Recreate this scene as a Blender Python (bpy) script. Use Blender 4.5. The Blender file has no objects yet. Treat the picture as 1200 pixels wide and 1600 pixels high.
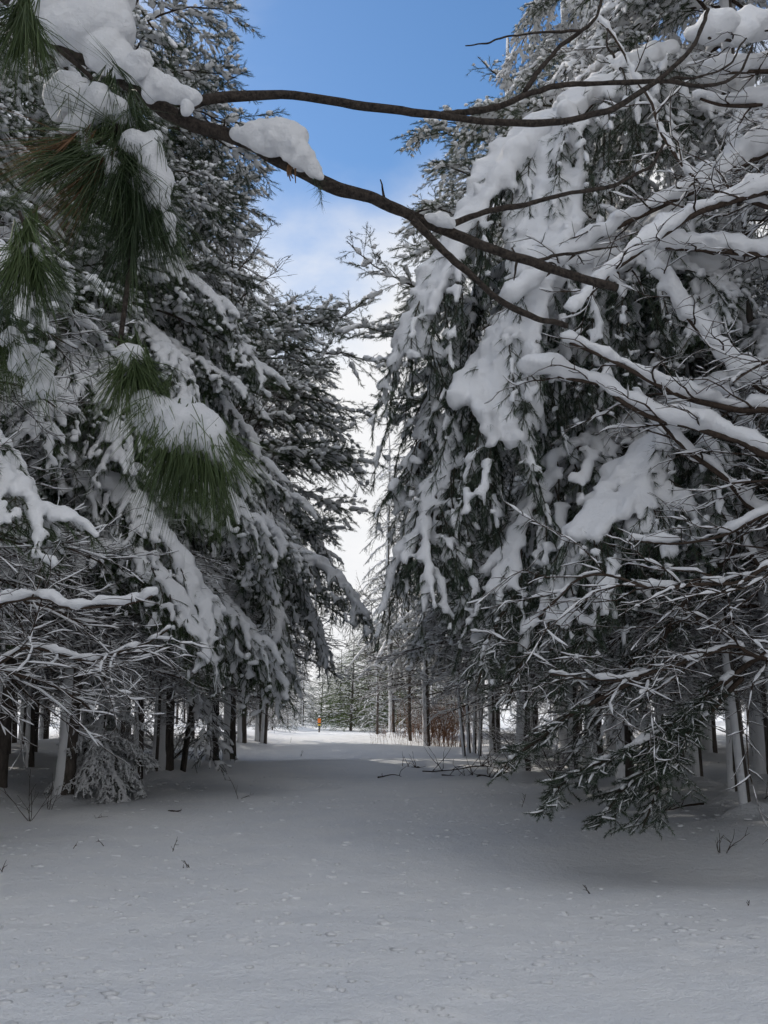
import bpy, math, random
import numpy as np
from mathutils import Vector, Matrix, Euler

# ------------------------------------------------------------------ camera, sky, sun, exposure
sc = bpy.context.scene
PITCH = math.radians(11.35)
CAM = np.array((0.0, 0.0, 1.6))
FPX = 1570.0
cd = bpy.data.cameras.new('camera')
cd.sensor_fit = 'VERTICAL'; cd.sensor_height = 24.0; cd.lens = FPX / 1600 * 24.0
cd.clip_start = 0.05; cd.clip_end = 3000
cam = bpy.data.objects.new('camera', cd); sc.collection.objects.link(cam)
cam.location = CAM; cam.rotation_euler = (math.pi / 2 + PITCH, 0, 0)
sc.camera = cam

CLOUD_SHIFT, CLOUD_SHIFT2 = (-0.3, -0.25, 0.0), (18.5, 9.5, 0.0)
SUN_EL, SUN_AZ = math.radians(37), math.radians(-46)      # azimuth: clockwise from the view direction
world = bpy.data.worlds.new('World'); sc.world = world; world.use_nodes = True
wn, wl = world.node_tree.nodes, world.node_tree.links
wn.clear()
def N(nodes, t, **kw):
    n = nodes.new(t)
    for k, v in kw.items(): setattr(n, k, v)
    return n
w_out = N(wn, 'ShaderNodeOutputWorld'); w_bg = N(wn, 'ShaderNodeBackground'); w_bg.inputs[1].default_value = 0.10
w_sky = N(wn, 'ShaderNodeTexSky', sky_type='NISHITA', sun_disc=False, sun_elevation=SUN_EL, sun_rotation=SUN_AZ)
w_sky.air_density = 1.0; w_sky.dust_density = 0.25; w_sky.ozone_density = 2.0
w_tc = N(wn, 'ShaderNodeTexCoord'); w_sep = N(wn, 'ShaderNodeSeparateXYZ')
wl.new(w_tc.outputs['Generated'], w_sep.inputs[0])
def wmath(op, a, b=None, clamp=False):
    n = N(wn, 'ShaderNodeMath', operation=op, use_clamp=clamp)
    for i, v in enumerate((a, b)):
        if v is None: continue
        if isinstance(v, (int, float)): n.inputs[i].default_value = v
        else: wl.new(v, n.inputs[i])
    return n.outputs[0]
wz = wmath('MAXIMUM', w_sep.outputs[2], 0.02)
w_cmb = N(wn, 'ShaderNodeCombineXYZ')
wzz = wmath('ADD', wz, 0.12)
wl.new(wmath('DIVIDE', w_sep.outputs[0], wzz), w_cmb.inputs[0]); wl.new(wmath('DIVIDE', w_sep.outputs[1], wzz), w_cmb.inputs[1])
w_n = N(wn, 'ShaderNodeTexNoise'); w_n.inputs['Scale'].default_value = 1.9; w_n.inputs['Detail'].default_value = 7; w_n.inputs['Roughness'].default_value = 0.55
w_n.inputs['Distortion'].default_value = 0.25
w_n3 = N(wn, 'ShaderNodeTexNoise'); w_n3.inputs['Scale'].default_value = 0.62; w_n3.inputs['Detail'].default_value = 1      # the big gaps between cloud banks
w_map = N(wn, 'ShaderNodeMapping'); w_map.inputs['Location'].default_value = CLOUD_SHIFT
wl.new(w_cmb.outputs[0], w_map.inputs[0]); wl.new(w_map.outputs[0], w_n3.inputs['Vector']); w_map2 = N(wn, 'ShaderNodeMapping'); w_map2.inputs['Location'].default_value = CLOUD_SHIFT2; wl.new(w_cmb.outputs[0], w_map2.inputs[0]); wl.new(w_map2.outputs[0], w_n.inputs['Vector'])
# cloud cover grows towards the horizon, as a bank of cumulus seen edge-on does
cover = wmath('ADD', wmath('ADD', wmath('MULTIPLY', wmath('SUBTRACT', 0.53, wmath('MINIMUM', wz, 0.60)), 3.2), wmath('MULTIPLY', wmath('SUBTRACT', w_n.outputs[0], 0.5), 1.9)),
              wmath('MULTIPLY', wmath('SUBTRACT', w_n3.outputs[0], 0.40), 6.0))
w_ramp = N(wn, 'ShaderNodeMapRange', interpolation_type='SMOOTHSTEP'); w_ramp.inputs[1].default_value = -0.15; w_ramp.inputs[2].default_value = 0.95
wl.new(cover, w_ramp.inputs[0])
w_n2 = N(wn, 'ShaderNodeTexNoise'); w_n2.inputs['Scale'].default_value = 3.0; w_n2.inputs['Detail'].default_value = 6
wl.new(w_cmb.outputs[0], w_n2.inputs['Vector'])
w_cc = N(wn, 'ShaderNodeMix', data_type='RGBA'); wl.new(w_n2.outputs[0], w_cc.inputs[0])
w_cc.inputs[6].default_value = (8.2, 8.6, 9.2, 1); w_cc.inputs[7].default_value = (10.2, 10.2, 10.3, 1)
w_hs = N(wn, 'ShaderNodeHueSaturation'); w_hs.inputs['Saturation'].default_value = 1.2; w_hs.inputs['Value'].default_value = 1.5; wl.new(w_sky.outputs[0], w_hs.inputs['Color'])
w_mix = N(wn, 'ShaderNodeMix', data_type='RGBA')
wl.new(w_ramp.outputs[0], w_mix.inputs[0]); wl.new(w_hs.outputs[0], w_mix.inputs[6]); wl.new(w_cc.outputs[2], w_mix.inputs[7])
wl.new(w_mix.outputs[2], w_bg.inputs[0]); wl.new(w_bg.outputs[0], w_out.inputs[0])

sd = bpy.data.lights.new('sun', 'SUN'); sd.energy = 3.0; sd.angle = math.radians(0.53); sd.color = (1.0, 0.94, 0.86)
sun = bpy.data.objects.new('sun', sd); sc.collection.objects.link(sun)
sdir = Vector((math.sin(SUN_AZ) * math.cos(SUN_EL), math.cos(SUN_AZ) * math.cos(SUN_EL), math.sin(SUN_EL)))
sun.rotation_euler = sdir.to_track_quat('Z', 'Y').to_euler()

vs = sc.view_settings
vs.view_transform = 'Standard'; vs.look = 'None'; vs.gamma = 1.0; vs.exposure = 0.0; vs.use_curve_mapping = False
vs.use_white_balance = True; vs.white_balance_temperature = 6650; vs.white_balance_tint = 10
sc.cycles.max_bounces = 4; sc.cycles.diffuse_bounces = 3; sc.cycles.glossy_bounces = 1; sc.cycles.transmission_bounces = 2
sc.cycles.use_denoising = True
world.cycles.sampling_method = 'MANUAL'; world.cycles.sample_map_resolution = 512
sc.cycles.use_adaptive_sampling = True; sc.cycles.adaptive_threshold = 0.03

# ------------------------------------------------------------------ helpers
COL = sc.collection
PENDING = []           # linked in one go at the end
def cam_point(px, py, Y):
    """world point seen at photo pixel (px,py) that lies Y metres down the track"""
    u, v = (px - 600) / FPX, (800 - py) / FPX
    d = np.array((u, math.cos(PITCH) - v * math.sin(PITCH), math.sin(PITCH) + v * math.cos(PITCH)))
    return CAM + d * (Y / d[1])

def hash3(ix, iy, iz, seed=0):
    h = (ix.astype(np.int64) * 374761393 + iy.astype(np.int64) * 668265263 + iz.astype(np.int64) * 2147483647 + seed * 974634777) & 0xffffffff
    h = ((h ^ (h >> 13)) * 1274126177) & 0xffffffff
    h = (h ^ (h >> 16)) & 0xffff
    return h / 65535.0
def vnoise(p, seed=0):
    p = np.asarray(p, float); i = np.floor(p).astype(np.int64); f = p - i; f = f * f * (3 - 2 * f)
    r = 0
    for dx in (0, 1):
        for dy in (0, 1):
            for dz in (0, 1):
                w = (f[:, 0] if dx else 1 - f[:, 0]) * (f[:, 1] if dy else 1 - f[:, 1]) * (f[:, 2] if dz else 1 - f[:, 2])
                r = r + w * hash3(i[:, 0] + dx, i[:, 1] + dy, i[:, 2] + dz, seed)
    return r - 0.5
def fnoise(p, seed=0, octs=3):
    r = 0; a = 1.0; p = np.asarray(p, float)
    for k in range(octs): r = r + a * vnoise(p * 2 ** k, seed + k); a *= 0.5
    return r

def build_mesh(name, V, F, mats, smooth=True, midx=None):
    """F: list of (n,3) and (n,4) index arrays"""
    me = bpy.data.meshes.new(name)
    V = np.ascontiguousarray(V, dtype=np.float32)
    F = [f for f in F if len(f)]
    me.vertices.add(len(V)); me.vertices.foreach_set('co', V.ravel())
    tot = np.concatenate([np.full(len(f), f.shape[1], np.int32) for f in F])
    loops = np.concatenate([np.asarray(f, np.int32).ravel() for f in F])
    me.loops.add(len(loops)); me.loops.foreach_set('vertex_index', loops)
    me.polygons.add(len(tot)); me.polygons.foreach_set('loop_start', np.concatenate(([0], np.cumsum(tot)[:-1])).astype(np.int32))
    for m in (mats if isinstance(mats, (list, tuple)) else [mats]): me.materials.append(m)
    me.polygons.foreach_set('use_smooth', np.full(len(tot), smooth))
    if midx is not None: me.polygons.foreach_set('material_index', np.asarray(midx, np.int32))
    me.update(calc_edges=True)
    return me

def add_object(name, me, parent=None, loc=None, rot=None, scale=None):
    o = bpy.data.objects.new(name, me)
    if parent is not None: o.parent = parent
    if loc is not None: o.location = loc
    if rot is not None: o.rotation_euler = rot
    if scale is not None: o.scale = scale
    PENDING.append(o)
    return o
def tag(o, label=None, cat=None, group=None, kind=None):
    if label: o['label'] = label
    if cat: o['category'] = cat
    if group: o['group'] = group
    if kind: o['kind'] = kind
    return o
def empty(name, loc=(0, 0, 0), rz=0):
    o = add_object(name, None, None, loc, (0, 0, rz)); o.empty_display_size = 0.2
    return o

class Geo:
    """collects vertices and faces"""
    def __init__(s): s.V = []; s.T = []; s.Q = []; s.n = 0
    def add(s, V, T=None, Q=None):
        s.V.append(V)
        if T is not None: s.T.append(np.asarray(T) + s.n)
        if Q is not None: s.Q.append(np.asarray(Q) + s.n)
        s.n += len(V)
    def empty(s): return s.n == 0
    def arrays(s):
        V = np.concatenate(s.V)
        return V, np.concatenate(s.T) if s.T else np.zeros((0, 3), int), np.concatenate(s.Q) if s.Q else np.zeros((0, 4), int)
    def mesh(s, name, mat, smooth=True):
        V, T, Q = s.arrays()
        return build_mesh(name, V, [T, Q], mat, smooth)

def unit(v): return v / (np.linalg.norm(v, axis=-1, keepdims=True) + 1e-9)
def add_tube(g, P, R, k=6, cap=True):
    P = np.asarray(P, float); n = len(P); R = np.broadcast_to(np.asarray(R, float), (n,))
    T = np.gradient(P, axis=0); T = unit(T)
    ref = np.array((0, 0, 1.0)) if abs(T[:, 2]).mean() < 0.8 else np.array((1.0, 0, 0))
    A = unit(np.cross(T, ref)); B = np.cross(T, A)
    a = np.arange(k) * 2 * math.pi / k
    V = P[:, None] + R[:, None, None] * (np.cos(a)[None, :, None] * A[:, None] + np.sin(a)[None, :, None] * B[:, None])
    i = np.arange(n - 1)[:, None] * k; j = np.arange(k)[None]
    j2 = (j + 1) % k
    Q = np.stack((i + j, i + j2, i + k + j2, i + k + j), -1).reshape(-1, 4)
    V = V.reshape(-1, 3); Tt = None
    if cap:
        V = np.concatenate((V, P[:1], P[-1:])); jj = np.arange(k)
        Tt = np.concatenate((np.stack((jj, np.full(k, n * k), (jj + 1) % k), -1),
                             np.stack(((n - 1) * k + jj, (n - 1) * k + (jj + 1) % k, np.full(k, n * k + 1)), -1)))
    g.add(V, Tt, Q)

def smooth_line(P, n):
    """Catmull-Rom through the points, n samples"""
    P = np.asarray(P, float)
    if len(P) < 3:
        t = np.linspace(0, 1, n)[:, None]; return P[0] * (1 - t) + P[-1] * t
    Q = np.concatenate((2 * P[:1] - P[1:2], P, 2 * P[-1:] - P[-2:-1]))
    u = np.linspace(0, len(P) - 1 - 1e-6, n); i = u.astype(int); f = (u - i)[:, None]
    a, b, c, d = Q[i], Q[i + 1], Q[i + 2], Q[i + 3]
    return 0.5 * (2 * b + (c - a) * f + (2 * a - 5 * b + 4 * c - d) * f ** 2 + (3 * b - a - 3 * c + d) * f ** 3)

# icosphere template for snow lumps
def _ico():
    t = (1 + 5 ** 0.5) / 2
    V = [(-1, t, 0), (1, t, 0), (-1, -t, 0), (1, -t, 0), (0, -1, t), (0, 1, t), (0, -1, -t), (0, 1, -t), (t, 0, -1), (t, 0, 1), (-t, 0, -1), (-t, 0, 1)]
    F = [(0, 11, 5), (0, 5, 1), (0, 1, 7), (0, 7, 10), (0, 10, 11), (1, 5, 9), (5, 11, 4), (11, 10, 2), (10, 7, 6), (7, 1, 8),
         (3, 9, 4), (3, 4, 2), (3, 2, 6), (3, 6, 8), (3, 8, 9), (4, 9, 5), (2, 4, 11), (6, 2, 10), (8, 6, 7), (9, 8, 1)]
    V = [np.array(v) / np.linalg.norm(v) for v in V]; cache = {}; G = []
    def mid(a, b):
        k = (min(a, b), max(a, b))
        if k not in cache: cache[k] = len(V); m = V[a] + V[b]; V.append(m / np.linalg.norm(m))
        return cache[k]
    for a, b, c in F:
        x, y, z = mid(a, b), mid(b, c), mid(c, a); G += [(a, x, z), (b, y, x), (c, z, y), (x, y, z)]
    return np.array(V), np.array(G), np.array([np.array(v) for v in V[:12]]), np.array(F)
ICO_V, ICO_F, ICO0_V, ICO0_F = _ico()

def mesh_arrays(me):
    V = np.empty(len(me.vertices) * 3, np.float32); me.vertices.foreach_get('co', V)
    nl = np.empty(len(me.polygons), np.int32); me.polygons.foreach_get('loop_total', nl)
    li = np.empty(len(me.loops), np.int32); me.loops.foreach_get('vertex_index', li)
    st = np.concatenate(([0], np.cumsum(nl)[:-1]))
    q = st[nl == 4]; t = st[nl == 3]
    return V.reshape(-1, 3).astype(float), li[t[:, None] + np.arange(3)], li[q[:, None] + np.arange(4)]
def snow_mesh(name, blobs, voxel, mat, seed=0, amp=0.75, freq=8.0, cut=0.36, soft=2, strips=None):
    """blobs: (n,6) centre + half axes; melts them into one skin of snow"""
    B = np.asarray(blobs, float); n = len(B)
    V = (B[:, None, :3] + ICO_V[None] * B[:, None, 3:6]).reshape(-1, 3)
    F = (ICO_F[None] + (np.arange(n) * len(ICO_V))[:, None, None]).reshape(-1, 3)
    me = build_mesh('tmp', V, [F], mat)
    o = bpy.data.objects.new('tmp', me)
    TMP.objects.link(o)
    m = o.modifiers.new('r', 'REMESH'); m.mode = 'VOXEL'; m.voxel_size = voxel; m.use_smooth_shade = True
    s = o.modifiers.new('s', 'SMOOTH'); s.iterations = soft; s.factor = 0.5
    if cut < 1: d = o.modifiers.new('d', 'DECIMATE'); d.ratio = cut
    dg = bpy.context.evaluated_depsgraph_get()
    out = bpy.data.meshes.new_from_object(o.evaluated_get(dg)); out.name = name
    TMP.objects.unlink(o); bpy.data.objects.remove(o); bpy.data.meshes.remove(me)
    nv = len(out.vertices); co = np.empty(nv * 3, np.float32); out.vertices.foreach_get('co', co); co = co.reshape(-1, 3)
    no = np.empty(nv * 3, np.float32); out.vertices.foreach_get('normal', no); no = no.reshape(-1, 3)
    d = fnoise(co * freq, seed, 3) * amp * voxel * 2.0
    co = co + no * d[:, None]
    out.vertices.foreach_set('co', co.astype(np.float32).ravel())
    if strips is not None and not strips.empty():      # thin lines of snow on the twigs join the thick skin
        V, T, Q = mesh_arrays(out); V2, T2, Q2 = strips.arrays(); bpy.data.meshes.remove(out)
        return build_mesh(name, np.concatenate((V.astype(float) if len(V) else V, V2)), [np.concatenate((T, T2 + len(V))), np.concatenate((Q, Q2 + len(V)))], mat)
    out.materials.clear(); out.materials.append(mat); out.update()
    return out
TMP = sc.collection   # scratch objects for the snow skins are removed at once

# ------------------------------------------------------------------ materials
def material(name, build):
    m = bpy.data.materials.new(name); m.use_nodes = True
    nt = m.node_tree; b = nt.nodes['Principled BSDF']
    build(nt.nodes, nt.links, b)
    return m
def ramp(nodes, stops):
    r = nodes.new('ShaderNodeValToRGB'); e = r.color_ramp.elements
    while len(e) < len(stops): e.new(0.5)
    for x, (p, c) in zip(e, stops): x.position = p; x.color = (*c, 1)
    return r
def noise_node(nodes, links, scale, detail=4, coord='Object', rough=0.55, vec=(1, 1, 1)):
    tc = nodes.new('ShaderNodeTexCoord'); mp = nodes.new('ShaderNodeMapping'); mp.inputs['Scale'].default_value = vec
    n = nodes.new('ShaderNodeTexNoise'); n.inputs['Scale'].default_value = scale; n.inputs['Detail'].default_value = detail; n.inputs['Roughness'].default_value = rough
    links.new(tc.outputs[coord], mp.inputs[0]); links.new(mp.outputs[0], n.inputs['Vector'])
    return n
def bump(nodes, links, b, h, strength, dist):
    bp = nodes.new('ShaderNodeBump'); bp.inputs['Strength'].default_value = strength; bp.inputs['Distance'].default_value = dist
    links.new(h, bp.inputs['Height']); links.new(bp.outputs[0], b.inputs['Normal'])

def snow_mat(name, scale, dist, col=(0.86, 0.87, 0.89)):
    def f(n, l, b):
        b.inputs['Base Color'].default_value = (*col, 1); b.inputs['Roughness'].default_value = 0.75
        b.inputs['Specular IOR Level'].default_value = 0.15
        a = noise_node(n, l, scale, 7, rough=0.78); bump(n, l, b, a.outputs[0], 0.9, dist)
    return material(name, f)
M_SNOW = snow_mat('fresh snow', 26, 0.03)
M_SNOW_NEAR = snow_mat('fresh snow close up', 55, 0.022)
def _ground(n, l, b):
    b.inputs['Roughness'].default_value = 0.7; b.inputs['Specular IOR Level'].default_value = 0.2
    a = noise_node(n, l, 9, 6, rough=0.68, vec=(1, 1.0, 1)); c = noise_node(n, l, 60, 3)
    mx = n.new('ShaderNodeMath'); mx.operation = 'MULTIPLY_ADD'; mx.inputs[1].default_value = 0.25
    l.new(c.outputs[0], mx.inputs[0]); l.new(a.outputs[0], mx.inputs[2])
    bump(n, l, b, mx.outputs[0], 0.9, 0.055)
    d = noise_node(n, l, 1.3, 5); r = ramp(n, [(0.3, (0.79, 0.81, 0.84)), (0.7, (0.86, 0.87, 0.88))])
    l.new(d.outputs[0], r.inputs[0]); l.new(r.outputs[0], b.inputs['Base Color'])
M_GROUND = material('snow cover', _ground)
def bark_mat(name, lo, hi, scale=14, vec=(1, 1, 0.25)):
    def f(n, l, b):
        b.inputs['Roughness'].default_value = 0.9; b.inputs['Specular IOR Level'].default_value = 0.15
        a = noise_node(n, l, scale, 6, rough=0.7, vec=vec); r = ramp(n, [(0.32, lo), (0.68, hi)])
        l.new(a.outputs[0], r.inputs[0]); l.new(r.outputs[0], b.inputs['Base Color'])
        bump(n, l, b, a.outputs[0], 0.8, 0.02)
    return material(name, f)
M_BARK = bark_mat('pine bark', (0.035, 0.030, 0.027), (0.125, 0.108, 0.095))
M_TWIG = bark_mat('twig bark', (0.028, 0.021, 0.017), (0.085, 0.062, 0.048), 30, (1, 1, 1))
M_LIMB = bark_mat('limb bark', (0.012, 0.0105, 0.0095), (0.082, 0.066, 0.055), 75, (1, 1, 1))
M_RED = bark_mat('red brown stems', (0.13, 0.06, 0.035), (0.30, 0.17, 0.10), 20, (1, 1, 1))
def needle_mat(name, lo, hi):
    def f(n, l, b):
        b.inputs['Roughness'].default_value = 0.55; b.inputs['Specular IOR Level'].default_value = 0.3
        a = noise_node(n, l, 3.0, 4); r = ramp(n, [(0.35, lo), (0.65, hi)])
        l.new(a.outputs[0], r.inputs[0]); l.new(r.outputs[0], b.inputs['Base Color'])
        b.inputs['Subsurface Weight'].default_value = 0.0
    return material(name, f)
M_PINE = needle_mat('pine needles', (0.02, 0.037, 0.018), (0.06, 0.092, 0.04))
M_SPRUCE = needle_mat('spruce needles', (0.022, 0.036, 0.024), (0.055, 0.08, 0.05))
M_NEAR = needle_mat('long pine needles', (0.016, 0.030, 0.010), (0.062, 0.092, 0.030))
M_BROWN = needle_mat('dying pine needles', (0.09, 0.045, 0.02), (0.2, 0.11, 0.055))
M_YOUNG = needle_mat('young pine needles', (0.07, 0.12, 0.03), (0.13, 0.20, 0.06))
# ------------------------------------------------------------------ branches, needles and the snow they carry
def strand(p0, d0, L, n, droop, rng, wob=0.12):
    P = [np.array(p0, float)]; d = np.array(d0, float); d /= np.linalg.norm(d); s = L / n
    for k in range(n):
        d = d + rng.normal(0, wob, 3); d[2] -= droop * s; d /= np.linalg.norm(d)
        P.append(P[-1] + d * s)
    return np.array(P)
def along(P, step):
    seg = np.linalg.norm(np.diff(P, axis=0), axis=1); c = np.concatenate(([0], np.cumsum(seg)))
    m = max(2, int(c[-1] / step) + 1); t = np.linspace(0, c[-1], m)
    return np.stack([np.interp(t, c, P[:, k]) for k in range(3)], -1), t / c[-1]
NV = np.random.default_rng(4).uniform(-0.5, 0.5, 2048); NT = np.arange(2048.0)
def blobs_on(out, P, rad, cover, rng, taper=0.5, lift=0.45, rwood=0.0, steep=0.5, flat=0.8):
    """lumps of snow along a line; cover 0..1 says how much of it is left"""
    X, t = along(P, rad * 0.62)
    T = unit(np.gradient(X, axis=0)); hz = np.sqrt(np.clip(1 - T[:, 2] ** 2, 0, 1))
    q = t * len(X) * 0.62; ph = rng.uniform(0, 900)
    f = np.interp(q * 0.38 + ph, NT, NV) + 0.5 * np.interp(q * 0.8 + ph * 0.7, NT, NV)
    keep = f + 0.5 > (1 - cover)
    r = rad * (1 - taper * t) * (1 - steep + steep * hz) * (1 + 0.75 * f) * rng.uniform(0.85, 1.15, len(X))
    C = X + np.array((0, 0, 1.0)) * (rwood + lift * r)[:, None] + rng.normal(0, 0.12, X.shape) * r[:, None]
    B = np.concatenate((C, np.stack((r, r, r * flat), -1)), 1)[keep]
    if len(B):
        out.append(B)
        if rad > 0.1:       # crumbs and pads that break the outline
            m = 3; D = unit(rng.normal(0, 1, (len(B) * m, 3))); D[:, 2] = np.abs(D[:, 2]) * 0.8 - 0.25; B2 = np.repeat(B, m, 0); rs = B2[:, 3:6] * rng.uniform(0.25, 0.55, (len(B2), 1))
            out.append(np.concatenate((B2[:, :3] + D * B2[:, 3:6] * 1.02, rs), 1))
def add_needles(g, pos, axis, per, length, width, spread, rng, back=0.05, droop=0.0, curve=False):
    m = len(pos)
    if m == 0: return
    pos = np.repeat(pos, per, 0); ax = np.repeat(unit(axis), per, 0); n = len(pos)
    d = unit(ax + rng.normal(0, spread, (n, 3))); d[:, 2] -= droop; d = unit(d)
    b = pos - ax * (rng.uniform(0, back, n))[:, None]
    L = length * rng.uniform(0.7, 1.15, n)
    w = unit(np.cross(d, rng.normal(0, 1, (n, 3)))) * (width * 0.5)
    tip = b + d * L[:, None]
    if not curve:
        V = np.stack((b - w, b + w, tip), 1).reshape(-1, 3)
        g.add(V, np.arange(n * 3).reshape(-1, 3))
    else:
        mid = b + d * (L * 0.5)[:, None]; tip = tip + np.array((0, 0, -1.0)) * (L * rng.uniform(0.02, 0.16, n))[:, None]
        V = np.stack((b - w, b + w, mid + w, mid - w, tip), 1).reshape(-1, 3); o = np.arange(n)[:, None] * 5
        g.add(V, o + np.array((3, 2, 4)), o + np.array((0, 1, 2, 3)))

SPEC = {
 # white pine bough: open, tufted, snow in fingers on the twigs
 'pine':   dict(sec=1.5, secstep=0.17, secang=50, secdroop=0.5, ter=0.42, terstep=0.085, terang=42, terdroop=1.0, t0=0.2,
                needle=0.11, nwid=0.005, nper=10, nstep=0.042, nspread=0.42, ndroop=0.12, s0=0.075, s1=0.07, s2=0.045, cover0=0.6, cover1=0.36, cover2=0.12, tuft=0.04),
 # pine bough the wind has half cleared: dark tufts, a few pats of snow
 'dark':   dict(sec=1.55, secstep=0.17, secang=50, secdroop=0.25, ter=0.42, terstep=0.085, terang=42, terdroop=0.3, t0=0.2,
                needle=0.115, nwid=0.005, nper=11, nstep=0.042, nspread=0.42, ndroop=0.05, s0=0.08, s1=0.085, s2=0.05, cover0=0.34, cover1=0.2, cover2=0.06, tuft=0.02),
 # weighed-down bough: twigs folded along the axis, one thick quilt of snow
 'laden':  dict(sec=0.95, secstep=0.11, secang=42, secdroop=1.5, ter=0.32, terstep=0.085, terang=38, terdroop=2.0, t0=0.16,
                needle=0.12, nwid=0.005, nper=8, nstep=0.04, nspread=0.42, ndroop=0.3, s0=0.135, s1=0.09, s2=0.05, cover0=0.92, cover1=0.55, cover2=0.16, tuft=0.06),
 # dead, leafless bough: thin dark twigs with snow on each
 'dead':   dict(sec=1.7, secstep=0.17, secang=52, secdroop=0.22, ter=0.6, terstep=0.13, terang=48, terdroop=0.3, t0=0.12,
                needle=0, s0=0.042, s1=0.0115, s2=0.007, cover0=0.66, cover1=0.62, cover2=0.5, tuft=0, strip=True, kink=0.2),
 # spruce bough: short needles, hanging side twigs, ragged snow
 'spruce': dict(sec=1.15, secstep=0.10, secang=55, secdroop=1.1, ter=0.34, terstep=0.06, terang=46, terdroop=1.6, t0=0.10,
                needle=0.03, nwid=0.0045, nper=5, nstep=0.013, nspread=0.75, ndroop=0.0, s0=0.08, s1=0.055, s2=0.036, cover0=0.75, cover1=0.52, cover2=0.36, tuft=0),
}
def strip_on(g, P, rad, cover, rng, k=4):
    n = len(P); q = np.arange(n) * 0.42 + rng.uniform(0, 800); f = np.interp(q, NT, NV)
    T = unit(np.gradient(P, axis=0)); hz = np.sqrt(np.clip(1 - T[:, 2] ** 2, 0, 1))
    r = rad * (0.55 + 0.9 * (f + 0.5)) * np.clip(1.5 * hz - 0.5, 0, 1); r = r * np.clip((f + 0.5 - (1 - cover)) * 3.5, 0, 1) + 0.0014; r[-1] *= 0.5
    add_tube(g, P + np.array((0, 0, 1.0)) * (r * 0.7 + 0.004)[:, None], r, k, False)
def grow(axis, r0, spec, seed, lod=0, ter_cap=99):
    """returns wood Geo, needle Geo, list of snow lumps"""
    rng = np.random.default_rng(seed); S = spec
    wood, leaf, snow = Geo(), Geo(), []; strips = Geo(); thin = S.get('strip'); big = 1 if lod == 0 else 1.8
    A, t = along(axis, 0.12 if lod == 0 else 0.28); Lm = np.linalg.norm(np.diff(A, axis=0), axis=1).sum()
    A = A + fnoise(np.stack((t * Lm * 1.6, t * 0, t * 0), -1) + rng.uniform(0, 50, 3), seed, 2)[:, None] * rng.normal(0, 0.1, 3) * np.minimum(1, t * 4)[:, None]
    T = unit(np.gradient(A, axis=0))
    rad = r0 * (1 - 0.82 * t) + 0.004
    add_tube(wood, A, rad, 5 if lod == 0 else 4)
    blobs_on(snow, A, S['s0'], S['cover0'], rng, 0.35, 0.5, r0 * 0.5)
    ns = max(3, int(Lm * (1 - S['t0']) / S['secstep'] * (1 if lod == 0 else 0.55))); side = 1
    tpos, taxis = [], []
    lines = []
    for k in range(ns):
        f = S['t0'] + (0.98 - S['t0']) * (k + rng.uniform(0, 0.8)) / ns; i = min(len(A) - 1, int(f * (len(A) - 1)))
        side = -side
        tg = T[i]; h = unit(np.array((-tg[1], tg[0], 0.0)) + 1e-6) * side
        upn = np.cross(h * side, tg) * (-1); upn = upn if upn[2] > 0 else -upn
        a = math.radians(S['secang'] * rng.uniform(0.7, 1.2))
        d = tg * math.cos(a) + h * math.sin(a) + upn * rng.normal(0.05, 0.16)
        prof = math.sin(math.pi * min(1, 0.16 + 0.84 * (1 - f))) if f > 0.5 else 0.45 + 1.1 * f
        L = S['sec'] * Lm / 3.4 * max(0.28, prof) * rng.uniform(0.7, 1.2)
        P = strand(A[i], d, L, 7 if lod == 0 else 5, S['secdroop'], rng, S.get('kink', 0.10))
        add_tube(wood, P, np.linspace(min(rad[i] * 0.6, 0.014), 0.003, len(P)), 3, False)
        if thin: strip_on(strips, along(P, 0.05)[0] if lod == 0 else P, S['s1'] * big, S['cover1'], rng, 5 if lod == 0 else 3)
        else: blobs_on(snow, P, S['s1'], S['cover1'], rng, 0.4, 0.45)
        lines.append(P)
        nt = max(1, int(L / S['terstep'] * (1 if lod == 0 else 0.4)))
        s2 = 1
        for q in range(nt):
            u = 0.12 + 0.86 * (q + rng.uniform(0, 0.8)) / nt; j = min(len(P) - 2, int(u * (len(P) - 1)))
            fr = u * (len(P) - 1) - j; p0 = P[j] * (1 - fr) + P[j + 1] * fr; tg2 = unit(P[j + 1] - P[j]); s2 = -s2
            h2 = unit(np.array((-tg2[1], tg2[0], 0.0)) + 1e-6) * s2
            a2 = math.radians(S['terang'] * rng.uniform(0.6, 1.3))
            d2 = tg2 * math.cos(a2) + h2 * math.sin(a2) + np.array((0, 0, rng.normal(0, 0.2)))
            L2 = S['ter'] * rng.uniform(0.45, 1.2) * (1.1 - 0.5 * u)
            P2 = strand(p0, d2, L2, 4, S['terdroop'], rng, S.get('kink', 0.12))
            if lod == 0: add_tube(wood, P2 if thin and S['needle'] == 0 else P2[[0, 2, 4]], np.linspace(0.005, 0.0022, 5 if thin and S['needle'] == 0 else 3), 3, False)
            elif S['needle'] == 0: add_tube(wood, P2[[0, 4]], np.array((0.007, 0.004)), 3, False)
            if thin: strip_on(strips, along(P2, 0.06)[0] if lod == 0 else P2[[0, 2, 4]], S['s2'] * big, S['cover2'], rng, 4 if lod == 0 else 3)
            elif rng.uniform() < (0.85 if lod == 0 else 0.6): blobs_on(snow, P2, S['s2'], S['cover2'], rng, 0.2, 0.5)
            lines.append(P2)
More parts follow.
